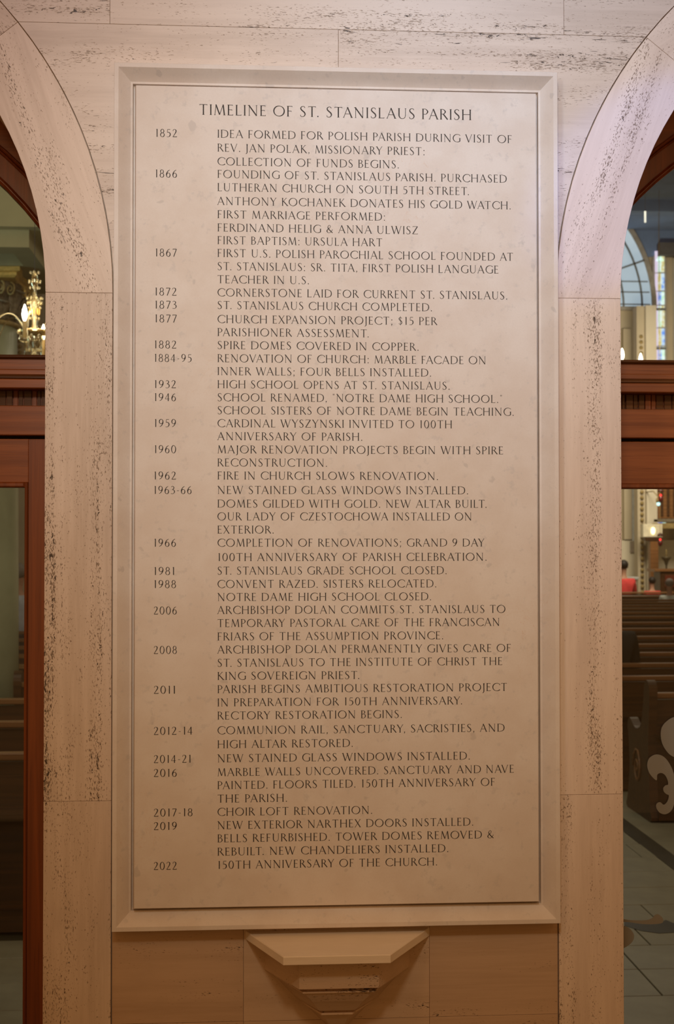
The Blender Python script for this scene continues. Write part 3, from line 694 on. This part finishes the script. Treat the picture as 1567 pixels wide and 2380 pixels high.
# plain runs further out (too oblique to tell the tiles apart)
MB().box(-13, 14, 6.27, 32, -.012, 0).build('far_paving', M['tile'], floor)
MB().box(-13, 14, -6, 2.54, -.012, 0).build('near_paving', M['tile'], floor)
MB().box(-13, -2.9, 2.541, 6.269, -.012, 0).build('side_paving', M['tile'], floor)
MB().box(2.51, 14, 2.541, 6.269, -.012, 0).build('side_paving', M['tile'], floor)
MB().box(2.39, 2.51, 2.541, 13, -.011, .0015).build('dark_border', M['tile_dark'], floor)
MB().box(-6, -.9, 3.95, 4.10, -.011, .0025).build('dark_border', M['tile_dark'], floor)
# curved dark band on the floor seen through the right door
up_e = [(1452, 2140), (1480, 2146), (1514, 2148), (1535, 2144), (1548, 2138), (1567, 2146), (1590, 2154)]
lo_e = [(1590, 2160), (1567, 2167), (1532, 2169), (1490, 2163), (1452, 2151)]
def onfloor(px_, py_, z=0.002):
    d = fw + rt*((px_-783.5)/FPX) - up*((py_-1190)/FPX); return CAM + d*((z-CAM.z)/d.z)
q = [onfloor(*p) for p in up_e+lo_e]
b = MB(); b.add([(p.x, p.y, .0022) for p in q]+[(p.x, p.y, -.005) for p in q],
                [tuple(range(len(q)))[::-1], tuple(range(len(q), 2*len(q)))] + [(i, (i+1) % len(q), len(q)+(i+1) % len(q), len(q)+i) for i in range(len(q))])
b.build('dark_band', M['tile_dark'], floor)

# ------------------------------------------------------------------ nave shell
wb = struct(empty('wall_back'), 'cream end wall of the sanctuary, seen through the door glass', 'wall')
MB().box(-12, 13, 30, 30.4, 0, 9.6).build('wall_panel', M['plaster'], wb)
MB().box(9.86, 13, 29.7, 30.0, 8.95, 9.25).build('cornice', M['cornice'], wb); MB().box(-12, 2.8, 29.7, 30.0, 8.95, 9.25).build('cornice', M['cornice'], wb)
MB().box(-12, 13, 29.96, 30.0, 8.95, 9.6).build('frieze', M['slate'], wb)
MB().box(-12, 13, 29.85, 30.0, 0, 2.0).build('dado', M['plaster_light'], wb)
a_, b_ = at(1467, 1400, 29.9), at(1486, 1137, 29.9)
MB().box(8.97, 9.16, 29.80, 30.0, 2.02, 7.15).build('pilaster', M['plaster'], wb)
MB().box(9.18, 9.39, 29.84, 30.0, 1.98, 6.0).build('pale_panel', plain('pale_grey_panel', (0.55, 0.58, 0.58), 0.6), wb)
MB().box(9.12, 9.42, 29.80, 30.0, 1.70, 1.98).build('panel_sill', plain('grey_sill', (0.30, 0.25, 0.20), 0.6), wb)
MB().box(9.42, 9.52, 29.82, 30.0, 1.7, 7.15).build('gilt_strip', M['old_gold'], wb)
MB().box(10.25, 10.45, 29.84, 30.0, 2.0, 8.9).build('pale_pilaster', M['plaster_light'], wb)
wr = struct(empty('wall_right'), 'right side wall of the nave', 'wall'); MB().box(13, 13.4, .5, 30.4, 0, 9.6).build('wall_panel', M['plaster'], wr)
wl = struct(empty('wall_left'), 'left side wall of the nave', 'wall'); MB().box(-12.4, -12, .5, 30.4, 0, 9.6).build('wall_panel', M['plaster'], wl)
ce = struct(empty('ceiling'), 'slate blue nave ceiling', 'ceiling'); MB().box(-12.4, 13.4, .5, 30.4, 9.6, 9.8).build('ceiling_panel', M['slate'], ce)
for yy in (10, 16, 22, 27):
    MB().box(-12, 13, yy, yy+.35, 9.35, 9.6).build('ceiling_rib', M['slate'], ce)

# lunette window, leaded, daylight behind
lun = struct(empty('window_3'), 'large half round leaded window high on the sanctuary wall', 'window')
LC = Vector((6.364, 29.93, 7.70)); LR = 3.35
skyA = glow('window_daylight', (0.55, 0.68, 0.80), 0.62, sc=.8, colr2=(0.68, 0.80, 0.90))
skyB = glow('window_daylight_lilac', (0.62, 0.66, 0.95), 0.75)
lead = plain('lead_came', (0.20, 0.22, 0.22), 0.6)
stonefr = plain('window_stone', (0.42, 0.40, 0.36), 0.7)
for r0, r1 in ((0.35, 2.05), (2.32, 2.62), (2.66, 3.08), (3.12, 3.34)):
    for i in range(9):
        a0, a1 = PI*i/9+.008, PI*(i+1)/9-.008
        poly = arc(LC.x, LC.z-.0, r1, a0, a1, 6)+arc(LC.x, LC.z, r0, a1, a0, 6)
        MB().prism(poly, 29.90, 29.94).build('pane', skyB if r1 < 2.1 else skyA, lun)
for r0, r1 in ((2.05, 2.32), (2.62, 2.66), (3.08, 3.12), (3.34, 3.46)):
    poly = arc(LC.x, LC.z, r1, 0, PI, 40)+arc(LC.x, LC.z, r0, PI, 0, 40)
    MB().prism(poly, 29.86, 29.97).build('curved_bar', stonefr if r1-r0 > .1 else lead, lun)
for z in (LC.z+.06, LC.z+.36, LC.z+.62):
    hw = math.sqrt(max(.1, 3.3**2-(z-LC.z)**2)); MB().box(LC.x-hw, LC.x+hw, 29.86, 29.91, z-.012, z+.012).build('cross_bar', lead, lun)
for i in range(1, 9):
    a0 = PI*i/9; MB().prism([(LC.x+r*math.cos(a0)+s*math.sin(a0)*.018, LC.z+r*math.sin(a0)-s*math.cos(a0)*.018) for r, s in ((2.3, -1), (2.3, 1), (3.36, 1), (3.36, -1))], 29.86, 29.91).build('radial_bar', lead, lun)
MB().box(LC.x-3.45, LC.x+3.45, 29.84, 29.98, LC.z-.08, LC.z).build('sill', stonefr, lun)

# stained glass window, narrow and tall
sg = struct(empty('window_4'), 'tall narrow stained glass window in blue, gold and white', 'window')
x0, x1 = 9.80, 10.035
MB().prism([(9.74, 2.3)]+[(10.09, 2.3)]+arc(9.915, 8.86, .175, 0, PI, 12), 29.93, 29.99).build('surround', stonefr, sg)
pink = glow('lilac_glass', (0.78, 0.66, 0.86), .9); sgm = [glow('blue_glass', (0.12, 0.32, 0.95), .9, sc=9, colr2=(0.75, 0.9, 1.0)), glow('gold_glass', (0.75, 0.66, 0.25), .8, sc=12, colr2=(0.95, 1.0, 0.85)),
                                                    glow('white_glass', (0.80, 0.95, 1.0), 1.0, sc=10, colr2=(0.55, 0.85, 0.6))]
z = 2.36; i = 0
while z < 8.8:
    h_ = .35+.1*((i*7) % 3)
    MB().box(9.80, 9.862, 29.90, 29.94, z, z+h_-.03).build('pane', pink, sg)
    xm = 9.875; k = 0
    while xm < 10.03:
        MB().box(xm, xm+.072, 29.90, 29.94, z+.01, z+h_-.03).build('pane', sgm[(i+k*2) % 3], sg); xm += .08; k += 1
    z += h_; i += 1
MB().prism(arc(9.915, 8.83, .10, 0, PI, 10), 29.90, 29.94).build('pane', sgm[2], sg)
MB().box(9.79, 10.05, 29.88, 29.92, 7.62, 7.68).build('saddle_bar', lead, sg)
MB().box(9.79, 10.05, 29.88, 29.92, 6.66, 6.72).build('saddle_bar', lead, sg)

# gallery beam above the left column
gb = struct(empty('trim_5'), 'olive painted beam over the left column, with a recessed grey soffit panel', 'beam')
MB().box(-7, -1.72, 7.06, 9.2, 4.29, 5.3).build('beam_body', M['olive'], gb)
MB().box(-7, -1.80, 7.16, 7.40, 4.16, 4.29).build('soffit_rail', M['olive'], gb)
MB().box(-7, -1.80, 7.85, 9.1, 4.16, 4.29).build('soffit_rail', M['olive'], gb)
MB().box(-1.95, -1.80, 7.401, 7.849, 4.16, 4.29).build('soffit_rail', M['olive'], gb)
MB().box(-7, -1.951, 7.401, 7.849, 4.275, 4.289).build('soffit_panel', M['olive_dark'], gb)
MB().ball((-1.96, 7.60, 4.25), .07, 12, 8, (1.3, 1.3, .6)).build('boss', M['olive'], gb, True)
MB().box(-7, -1.70, 7.02, 7.06, 4.62, 4.66).build('fillet', M['olive_dark'], gb)

# far wall glimpsed behind the left column
wc = struct(empty('trim_6'), 'pilaster with a gilt beaded strip beyond the left column', 'pilaster')
p = at(47, 775, 20)
MB().box(p.x-.05, p.x+.35, 20, 20.4, 0, 8.9).build('shaft', M['plaster'], wc)
MB().box(p.x-.10, p.x-.06, 19.95, 20.1, 0, 8.9).build('fillet', M['plaster_light'], wc)
b = MB()
for k in range(55): b.ball((p.x-.0, 19.97, 3.6+k*.095), .035, 6, 4)
o = b.build('beads', M['old_gold'], wc, True); o['kind'] = 'stuff'
p = at(1492, 775, 28.5)
wc2 = struct(empty('trim_7'), 'pilaster with a gilt beaded strip right of the half round window', 'pilaster')
MB().box(p.x+.10, p.x+.35, 28.5, 28.9, 0, 7.5).build('shaft', M['plaster_light'], wc2)
MB().box(p.x-.09, p.x+.09, 28.6, 28.9, 0, 7.5).build('strip', M['plaster'], wc2)
b = MB()
for k in range(50): b.ball((p.x, 28.55, .4+k*.13), .045, 6, 4)
o = b.build('beads', M['old_gold'], wc2, True); o['kind'] = 'stuff'

# ------------------------------------------------------------------ column
colm = tag(empty('nave_column', (-2.42, 8.3, -.11)), 'round grey green marble column with a gilded leafy capital, beyond the left door', 'column')
MB().lathe([(.50, .11), (.50, .14), (.47, .15), (.48, .20), (.46, .26), (.42, .28), (.44, .33), (.42, .37), (.385, .39)], n=36).build('base', M['plaster_light'], colm, True)
MB().lathe([(.372, .39), (.368, 1.5), (.360, 2.8), (.345, 3.84)], n=48).build('shaft', M['shaft'], colm, True)
MB().lathe([(.345, 3.84), (.372, 3.852), (.372, 3.872), (.345, 3.884)], n=36).build('neck_ring', M['old_gold'], colm, True)
MB().lathe([(.335, 3.88), (.33, 4.0), (.345, 4.10), (.385, 4.195)], n=32).build('bell', M['capital'], colm, True)
b = MB()
def abq(h, z): return [(math.cos(2*PI*i/24)*h*(1.0/max(abs(math.cos(2*PI*i/24)), abs(math.sin(2*PI*i/24))))*(1-.10*abs(math.cos(4*PI*i/24))**2), math.sin(2*PI*i/24)*h*(1.0/max(abs(math.cos(2*PI*i/24)), abs(math.sin(2*PI*i/24))))*(1-.10*abs(math.cos(4*PI*i/24))**2), z) for i in range(24)]
b.loft([abq(.39, 4.19), abq(.41, 4.205), abq(.41, 4.225), abq(.44, 4.235), abq(.44, 4.268)]); b.build('abacus', M['gold'], colm)
for tier, (nl, z0, hh, rr, ph) in enumerate(((8, 3.885, .15, .345, 0), (8, 3.93, .20, .36, PI/8))):
    for i in range(nl):
        a = 2*PI*i/nl+ph; rings = []
        for t in range(7):
            u = t/6; z = z0+hh*math.sin(min(1, u*1.15)*PI/2)-(.05*max(0, u-.75)*4*.5); r = rr+.02+.10*u**3; wd = .085*math.sin(PI*(.25+.70*u))
            lobes = 1+.25*math.cos(u*14)
            c_, s_ = math.cos(a), math.sin(a)
            rings.append([(r*c_-s_*wd*lobes*k, r*s_+c_*wd*lobes*k, z) for k in (-1, -.4, .4, 1)]+[((r-.02)*c_-s_*wd*k*.8, (r-.02)*s_+c_*wd*k*.8, z-.01) for k in (1, -1)])
        MB().loft(rings).build('acanthus_leaf', M['capital'], colm, True)
def volute(a, r0, z, R0, mat):
    pts = []; rad = []
    for k in range(34):
        t = k/33; an = PI/2-t*PI*3.4; R = R0*(1-.86*t)
        du, dz = R*math.cos(an)*1.0, R*math.sin(an)
        rr = r0+du
        pts.append((math.cos(a)*rr, math.sin(a)*rr, z+dz)); rad.append(.006*(1-.5*t)+.003)
    MB().tube(pts, rad, 6).build('volute', mat, colm, True)
for i in range(4):
    a = PI/4+i*PI/2
    for s in (-1, 1): volute(a+s*.10, .44, 4.115, .055, M['old_gold'])
for i in range(4):
    a = i*PI/2
    # pair of small helices facing outwards under each side of the abacus
    for s in (-1, 1):
        pts = []; rad = []
        for k in range(28):
            t = k/27; an = PI/2-s*t*PI*3.6; R = .050*(1-.85*t)
            lx, lz = s*.10+R*math.cos(an), R*math.sin(an)
            pts.append((math.cos(a)*.43-math.sin(a)*lx, math.sin(a)*.43+math.cos(a)*lx, 4.12+lz)); rad.append(.006)
        MB().tube(pts, rad, 6).build('volute', M['gold'], colm, True)

# ------------------------------------------------------------------ pews
def make_pew(x0, x1, name='pew'):
    """built about its own left end, back face at y=0, facing +y"""
    L = x1-x0; r = empty(name)
    b = MB(); b.loft([[(.04, 0.0, .10), (.04, 0.025, .10), (.04, .045-.02, .86), (.04, -.005, .86)], [(L-.04, 0, .10), (L-.04, .025, .10), (L-.04, .025, .86), (L-.04, -.005, .86)]]); b.build('backrest', M['pew'], r)
    b = MB(); b.box(.04, L-.04, -.030, .040, .870, .908, .006); b.build('top_rail', M['pew_rail'], r)
    b = MB(); b.box(.04, L-.04, .03, .46, .42, .455); b.build('seat', M['pew'], r)
    b = MB(); b.box(.05, L-.05, -.17, -.006, .60, .62); b.build('book_rack', M['pew'], r)
    b = MB(); b.box(.05, L-.05, -.12, .006, .02, .099); b.build('base_rail', M['pew'], r)
    prof = smooth_poly([(-.06, 0), (.50, 0), (.50, .10), (.45, .30), (.47, .52), (.50, .62), (.44, .68), (.30, .62), (.16, .66), (.09, .82), (.06, .96), (.0, 1.0), (-.06, .95), (-.055, .80), (-.03, .5), (-.07, .12)], 4)
    for xx in (0, L-.06):
        b = MB(); b.loft([[(xx, y, max(0, z)) for y, z in prof], [(xx+.06, y, max(0, z)) for y, z in prof]]); e = b.build('pew_end', M['pew'], r)
        pts = [(xx-.004, .24+.10*(1-t/20)*math.cos(t*.62), .34+.15*(1-t/20)*math.sin(t*.62)) for t in range(20)]
        MB().tube(pts, .010, 5).build('carved_scroll', M['pew_rail'], e, True)
    return r
ORD = ['first', 'second', 'third', 'fourth', 'fifth', 'sixth', 'seventh', 'eighth', 'ninth', 'tenth', 'eleventh', 'twelfth', 'thirteenth', 'fourteenth', 'fifteenth', 'sixteenth']
ysR = [6.64, 7.86, 8.99, 10.14, 11.23, 12.38, 13.80, 15.04, 16.47, 17.63, 18.81, 19.82, 20.93, 21.97, 23.71, 25.6]
proto = make_pew(2.70, 10.9)
for i, Y in enumerate(ysR):
    o = proto if i == 0 else copy_tree(proto)
    o.location = (2.70 if i else 2.66, Y, 0)
    tag(o, 'long dark oak pew in the right block, %s row from the doors' % ORD[i], 'pew', 'dark oak pews right of the centre aisle')
ysL = [4.15, 5.40, 6.60, 7.70, 9.25, 10.35, 11.4, 12.5, 13.75, 14.95]
protoL = make_pew(-5.2, -.9)
k = 0
for i, Y in enumerate(ysL):
    if i == 3: continue
    o = protoL if k == 0 else copy_tree(protoL)
    o.location = (-5.2, Y, 0)
    tag(o, 'long dark oak pew in the left block, %s row from the doors' % ORD[i], 'pew', 'dark oak pews left of the centre aisle'); k += 1
sp = make_pew(-1.98, -.9); sp.location = (-1.98, 7.70, 0)
tag(sp, 'short dark oak pew beside the marble column in the left block', 'pew', 'dark oak pews left of the centre aisle')

# ------------------------------------------------------------------ chandeliers
def make_chandelier(rot0):
    r = empty('chandelier')
    MB().lathe([(.0018, .60), (.0018, 5.0)], n=6).build('rod', M['trouser'], r)
    MB().lathe([(.012, -.02), (.03, .0), (.05, .03), (.03, .06), (.014, .08), (.02, .10), (.045, .13), (.06, .17), (.045, .20), (.018, .23), (.016, .34), (.03, .37), (.034, .42), (.014, .45), (.012, .50), (.026, .53), (.02, .58), (.006, .61)], n=16).build('glass_stem', M['crystal'], r, True)
    MB().lathe([(.012, -.14), (.05, -.12), (.075, -.08), (.08, -.05), (.02, -.02), (.01, -.02)], n=16).build('bowl', M['crystal'], r, True)
    MB().lathe([(.10, .20), (.105, .205), (.105, .215), (.10, .22)], n=20).build('bead_hoop', M['brass'], r)
    b = MB()
    for (z, R, nn, sz) in ((.21, .105, 14, .011), (.18, .09, 12, .009), (.30, .03, 8, .007), (.40, .045, 10, .010), (.43, .05, 9, .008), (.37, .04, 8, .007), (.54, .038, 8, .009), (.50, .032, 7, .007),
                            (.60, .03, 6, .007), (.09, .04, 9, .009), (.04, .065, 12, .009), (-.02, .085, 14, .010), (-.09, .085, 14, .008), (-.13, .055, 10, .008), (-.16, .02, 5, .010)):
        for i in range(nn):
            a = 2*PI*i/nn+z*20; b.ball((R*math.cos(a), R*math.sin(a), z), sz, 6, 4, (1, 1, 1.3))
    o = b.build('crystal_beads', M['crystal'], r, True); o['kind'] = 'stuff'
    b = MB()
    for i in range(8):
        a = 2*PI*i/8; b.ball((.032*math.cos(a), .032*math.sin(a), .345), .008, 6, 6, (.7, .7, 3.0))
    o = b.build('crystal_drops', M['gold'], r, True); o['kind'] = 'stuff'
    for i in range(6):
        a = rot0+2*PI*i/6; c_, s_ = math.cos(a), math.sin(a)
        ln = [(.03, .04), (.10, -.05), (.19, -.10), (.28, -.08), (.345, 0.0), (.37, .07), (.40, .085)]
        pts = crom([(x, z, 0) for x, z in ln], 4)
        arm = MB().tube([(x*c_, x*s_, z) for x, z, _ in pts], .008, 6).build('arm', M['crystal'], r, True)
        lp = crom([(x, z, 0) for x, z in ((.03, .08), (.07, .22), (.14, .31), (.22, .30), (.29, .20), (.325, .04))], 4)
        MB().tube([(x*c_, x*s_, z) for x, z, _ in lp], .005, 6).build('glass_loop', M['crystal'], r, True)
        MB().lathe([(.01, .085), (.035, .10), (.038, .11), (.012, .108)], (.40*c_, .40*s_, 0), 12).build('drip_pan', M['crystal'], arm, True)
        MB().lathe([(.013, .108), (.013, .215), (.010, .218)], (.40*c_, .40*s_, 0), 10).build('candle_sleeve', M['wax'], arm, True)
        MB().lathe([(.004, .216), (.013, .235), (.018, .26), (.014, .29), (.005, .318), (.001, .325)], (.40*c_, .40*s_, 0), 10).build('bulb', M['bulb'], arm, True)
    return r
p = at(80, 776, 6.0)
ch = make_chandelier(math.radians(-90)); ch.location = (p.x, 6.0, 3.15)
tag(ch, 'crystal chandelier with candle bulbs, hanging in front of the marble column', 'chandelier')
p = at(1386, 815, 9.3)
ch2 = copy_tree(ch); ch2.location = (p.x, 9.3, 3.38); ch2.rotation_euler = (0, 0, math.radians(20))
tag(ch2, 'crystal chandelier with candle bulbs, seen through the right fanlight', 'chandelier')
for o, (x, y, z) in ((ch, (ch.location.x, 5.9, 3.5)), (ch2, (ch2.location.x, 9.2, 3.9))):
    lamp('chandelier_light', 'POINT', (x, y, z), (x, y, 0), 10, (1.0, 0.80, 0.5), .25)
p = at(1500, 504, 15)
hl = tag(empty('hanging_lamp_rod', (p.x, 15, p.z)), 'thin bright lamp rod hanging below the dark nave ceiling', 'lamp')
MB().tube([(0, 0, -.075), (0, 0, .075)], .013, 8).build('tube_light', glow('rod_light', (.8, .75, .62), 1.4), hl, True)
MB().tube([(0, 0, .075), (0, 0, 9.6-p.z)], .003, 5).build('cord', M['trouser'], hl)

# ------------------------------------------------------------------ sanctuary furniture (about 30 m away)
lt = tag(empty('lamp_pedestal', (9.05, 28, 0)), 'brown post carrying a pale square lantern box with a lit oval lamp', 'lamp')
MB().box(-.0, .19, -.09, .09, 0, 2.06, .01).build('post', M['pew_rail'], lt)
MB().box(-.17, .28, -.10, .12, 2.07, 2.37, .01).build('box', plain('cream_box', (.72, .66, .50), .7), lt)
MB().ball((.055, -.115, 2.215), .05, 12, 8, (1, .3, 1.7)).build('lamp_glass', glow('warm_lamp', (1.0, .82, .40), 3.2), lt, True)
MB().box(-.12, .24, -.10, .10, 1.98, 2.069, .006).build('collar', M['pew'], lt)
for px_, py_, nm in ((1535, 1254, 'lower'), (1536, 1151, 'upper')):
    yv = 27.2 if nm == 'lower' else 26.2; p = at(px_, py_, yv)
    vo = tag(empty('votive_lamp', (p.x, yv, p.z)), 'small red votive lamp in a dark holder, the %s of the two near the altar' % nm, 'lamp', 'red votive lamps')
    MB().ball((0, 0, 0), .024, 10, 8).build('flame_glass', glow('red_flame', (1.0, .03, .03), 2.5), vo, True)
    MB().lathe([(.01, -.16), (.05, -.12), (.06, -.03), (.055, -.028), (.03, -.06)], n=14).build('holder', plain('dark_red_glass', (.09, .01, .01), .3), vo, True)
    MB().lathe([(.062, .07), (.07, .10), (.03, .14), (.004, .15)], n=14).build('cap', plain('dark_cap', (.06, .02, .015), .4), vo, True)
    MB().tube([(.0, 0, .15), (0, 0, (9.36 if nm == 'lower' else 9.61)-p.z)], .004, 5).build('chain', M['old_gold'], vo)
cab = tag(empty('organ_case', (9.20, 27.0, 0)), 'dark brown wooden cabinet near the altar', 'cabinet')
MB().box(-.20, .55, 0, .5, 0, 1.30, .02).build('body', M['pew'], cab)
MB().box(-.34, .6, -.04, .55, 1.301, 1.36, .01).build('top', M['pew_rail'], cab)
MB().box(-.10, .48, -.03, 0, .95, 1.22, .01).build('panel', wood('cabinet_red', (.10, .02, .01), (.16, .03, .015)), cab)
MB().tube([(-.02, -.05, 1.10), (.06, -.05, 1.10)], .02, 8).build('handle', plain('silver', (.6, .62, .66), .3, .8), cab, True)
ur = tag(empty('altar_urn', (9.40, 27.85, 0)), 'slim dark metal stand with a flared bowl behind the cabinet', 'stand')
MB().lathe([(.14, 0), (.14, .03), (.02, .06), (.02, 1.42), (.035, 1.45), (.05, 1.52), (.10, 1.58), (.12, 1.62), (.10, 1.63), (.03, 1.56)], n=16).build('stand', plain('bronze', (.12, .10, .06), .4, .5), ur, True)
MB().lathe([(.012, 1.57), (.012, 1.75), (.003, 1.80)], n=8).build('spike', M['old_gold'], ur, True)
sc_ = tag(empty('wall_shrine', (9.52, 28.6, 0)), 'brown carved shrine with a gilt ledge hung on the pier near the lantern', 'shrine')
MB().box(-.10, .60, 0, .25, 2.50, 3.6, .02).build('case', M['pew_rail'], sc_)
for k in range(4): MB().box(-.02+.15*k, .04+.15*k, -.03, 0, 2.56, 3.5, .005).build('colonnette', M['pew'], sc_)
MB().box(-.22, .65, -.10, .25, 2.42, 2.499, .01).build('ledge', M['capital'], sc_)
MB().box(-.25, .68, -.12, .25, 2.27, 2.40, .01).build('gilt_ledge', M['old_gold'], sc_)
pod = tag(empty('white_lectern', (8.42, 27.2, 0)), 'small white lectern left of the lantern post', 'lectern')
MB().box(-.10, .10, 0, .3, 0, 1.12, .01).build('body', plain('white_paint', (.55, .56, .50), .5), pod)
MB().box(-.14, .14, -.04, .34, 1.121, 1.18, .01).build('top', plain('grey_top', (.45, .46, .45), .5), pod)
p = at(1531, 1171, 27.6)
bl = tag(empty('spot_lamp', (p.x, 27.6, p.z)), 'small cool green white spotlight above the lantern', 'lamp')
MB().ball((0, 0, 0), .045, 10, 8).build('lens', glow('cool_spot', (.55, .95, .95), 1.6), bl, True)
MB().lathe([(.02, .05), (.055, .03), (.06, .10), (.02, .16)], n=12).build('housing', M['old_gold'], bl, True)
MB().tube([(0, 0, .15), (0, .4, .3), (0, 1.9, .3)], .012, 6).build('bracket', M['old_gold'], bl, True)

# ------------------------------------------------------------------ people, seated and facing the altar
def skin_obj(name, verts, edges, mat, parent, sub=1):
    me = bpy.data.meshes.new(name); me.from_pydata([v[:3] for v in verts], edges, []); me.update(); me.materials.append(mat)
    import bmesh
    bm = bmesh.new(); bm.from_mesh(me); lay = bm.verts.layers.skin.verify()
    for i, vv in enumerate(bm.verts):
        r_ = verts[i][3]; vv[lay].radius = (r_ if isinstance(r_, tuple) else (r_, r_)); vv[lay].use_root = (i == 0)
    bm.to_mesh(me); bm.free()
    o = bpy.data.objects.new(name, me); col.objects.link(o); o.parent = parent
    m = o.modifiers.new('skin', 'SKIN'); m.use_smooth_shade = True
    s = o.modifiers.new('sub', 'SUBSURF'); s.levels = sub; s.render_levels = sub
    return o
def person(loc, label, shirt, hair, lean=0.0, scale=1.0, turn=0.0):
    r = tag(empty('person', loc), label, 'person'); r.scale = (scale,)*3; r.rotation_euler = (0, 0, turn)
    V, E = [], []
    def nd(x, y, z, rad, par=None):
        V.append((x, y, z, rad)); 
        if par is not None: E.append((par, len(V)-1))
        return len(V)-1
    pel = nd(0, 0, .54, (.15, .11)); sp1 = nd(0, 0, .72, (.14, .10), pel); ch_ = nd(0, .02, .92, (.15, .11), sp1)
    nb = nd(0, .02, 1.05, .065, ch_); nk = nd(0, .03, 1.12, .052, nb); hd0 = nd(0, .045, 1.20, (.070, .085), nk); hd = nd(0, .05, 1.29, (.078, .095), hd0); nd(0, .045, 1.35, (.055, .06), hd)
    for s in (-1, 1):
        sh = nd(s*.17, .0, 1.0, .055, ch_); el = nd(s*.22, .07, .74, .042, sh); wr_ = nd(s*.12, .28, .66, .030, el); pm = nd(s*.08, .35, .65, (.034, .020), wr_)
        for k in range(4): f1 = nd(s*(.05+.018*k), .40, .645, .010, pm); nd(s*(.05+.018*k), .43-.005*abs(k-1.5), .625, .008, f1)
        th = nd(s*.045, .35, .655, .011, pm); nd(s*.035, .385, .65, .009, th)
        hp = nd(s*.10, .03, .52, .085, pel); kn = nd(s*.12, .42, .52, .062, hp); an = nd(s*.12, .44, .10, .040, kn); nd(s*.12, .56, .045, (.04, .03), an)
    skin_obj('body', V, E, M['skin'], r)
    # nose and ears
    b = MB(); b.ball((0, .150, 1.27), .016, 8, 6, (1, 1, 1.4)); b.ball((-.083, .045, 1.27), .022, 8, 6, (.5, 1, 1.4)); b.ball((.083, .045, 1.27), .022, 8, 6, (.5, 1, 1.4)); b.build('nose_and_ears', M['skin'], r, True)
    V2, E2 = [], []
    def n2(x, y, z, rad, par=None):
        V2.append((x, y, z, rad))
        if par is not None: E2.append((par, len(V2)-1))
        return len(V2)-1
    a = n2(0, 0, .56, (.175, .135)); b_ = n2(0, 0, .74, (.165, .125), a); c = n2(0, .02, .92, (.175, .13), b_); n2(0, .02, 1.04, (.085, .08), c)
    for s in (-1, 1):
        sh = n2(s*.18, .0, .99, .075, c); el = n2(s*.225, .07, .74, .058, sh); n2(s*.135, .25, .665, .046, el)
    skin_obj('shirt', V2, E2, shirt, r)
    V3, E3 = [], []
    def n3(x, y, z, rad, par=None):
        V3.append((x, y, z, rad))
        if par is not None: E3.append((par, len(V3)-1))
        return len(V3)-1
    a = n3(0, 0, .54, (.165, .12))
    for s in (-1, 1):
        hp = n3(s*.10, .04, .53, .10, a); kn = n3(s*.12, .43, .52, .078, hp); n3(s*.12, .45, .13, .058, kn)
    skin_obj('trousers', V3, E3, M['trouser'], r)
    b = MB(); b.ball((0, .025, 1.315), .100, 14, 10, (.93, 1.0, .95)); h_ = b.build('hair', hair, r, True)
    b = MB()
    for s in (-1, 1): b.box(s*.12-.04, s*.12+.04, .38, .62, 0.0, .07, .01)
    b.build('shoes', M['trouser'], r)
    return r
p = at(1453, 1360, 26.35)
person((p.x-.02, 26.35, .0), 'person in a red shirt beside the right arch, larger of the two in red', M['red'], M['hair_dark'], scale=1.12)
p = at(1517, 1362, 26.35)
person((p.x, 26.35, .00), 'person in a red shirt with black hair, seated left of the dark cabinet', M['red'], M['hair_dark'], scale=.86)
p = at(1563, 1378, 22.3)
person((p.x+.16, 22.95, .0), 'person in a white top with grey hair, lower than the dark cabinet', M['white_cloth'], M['hair_grey'], scale=.90)
p = at(1457, 1461, 9.4)
person((p.x-.16, 9.35, .06), 'person in dark clothes seated in a near right hand pew', M['black_cloth'], M['hair_dark'], scale=1.06)
p = at(47, 1370, 14.3)
person((p.x, 14.1, .18), 'person in a pale blue shirt seated beyond the marble column', M['blue_cloth'], M['hair_grey'], scale=1.10)
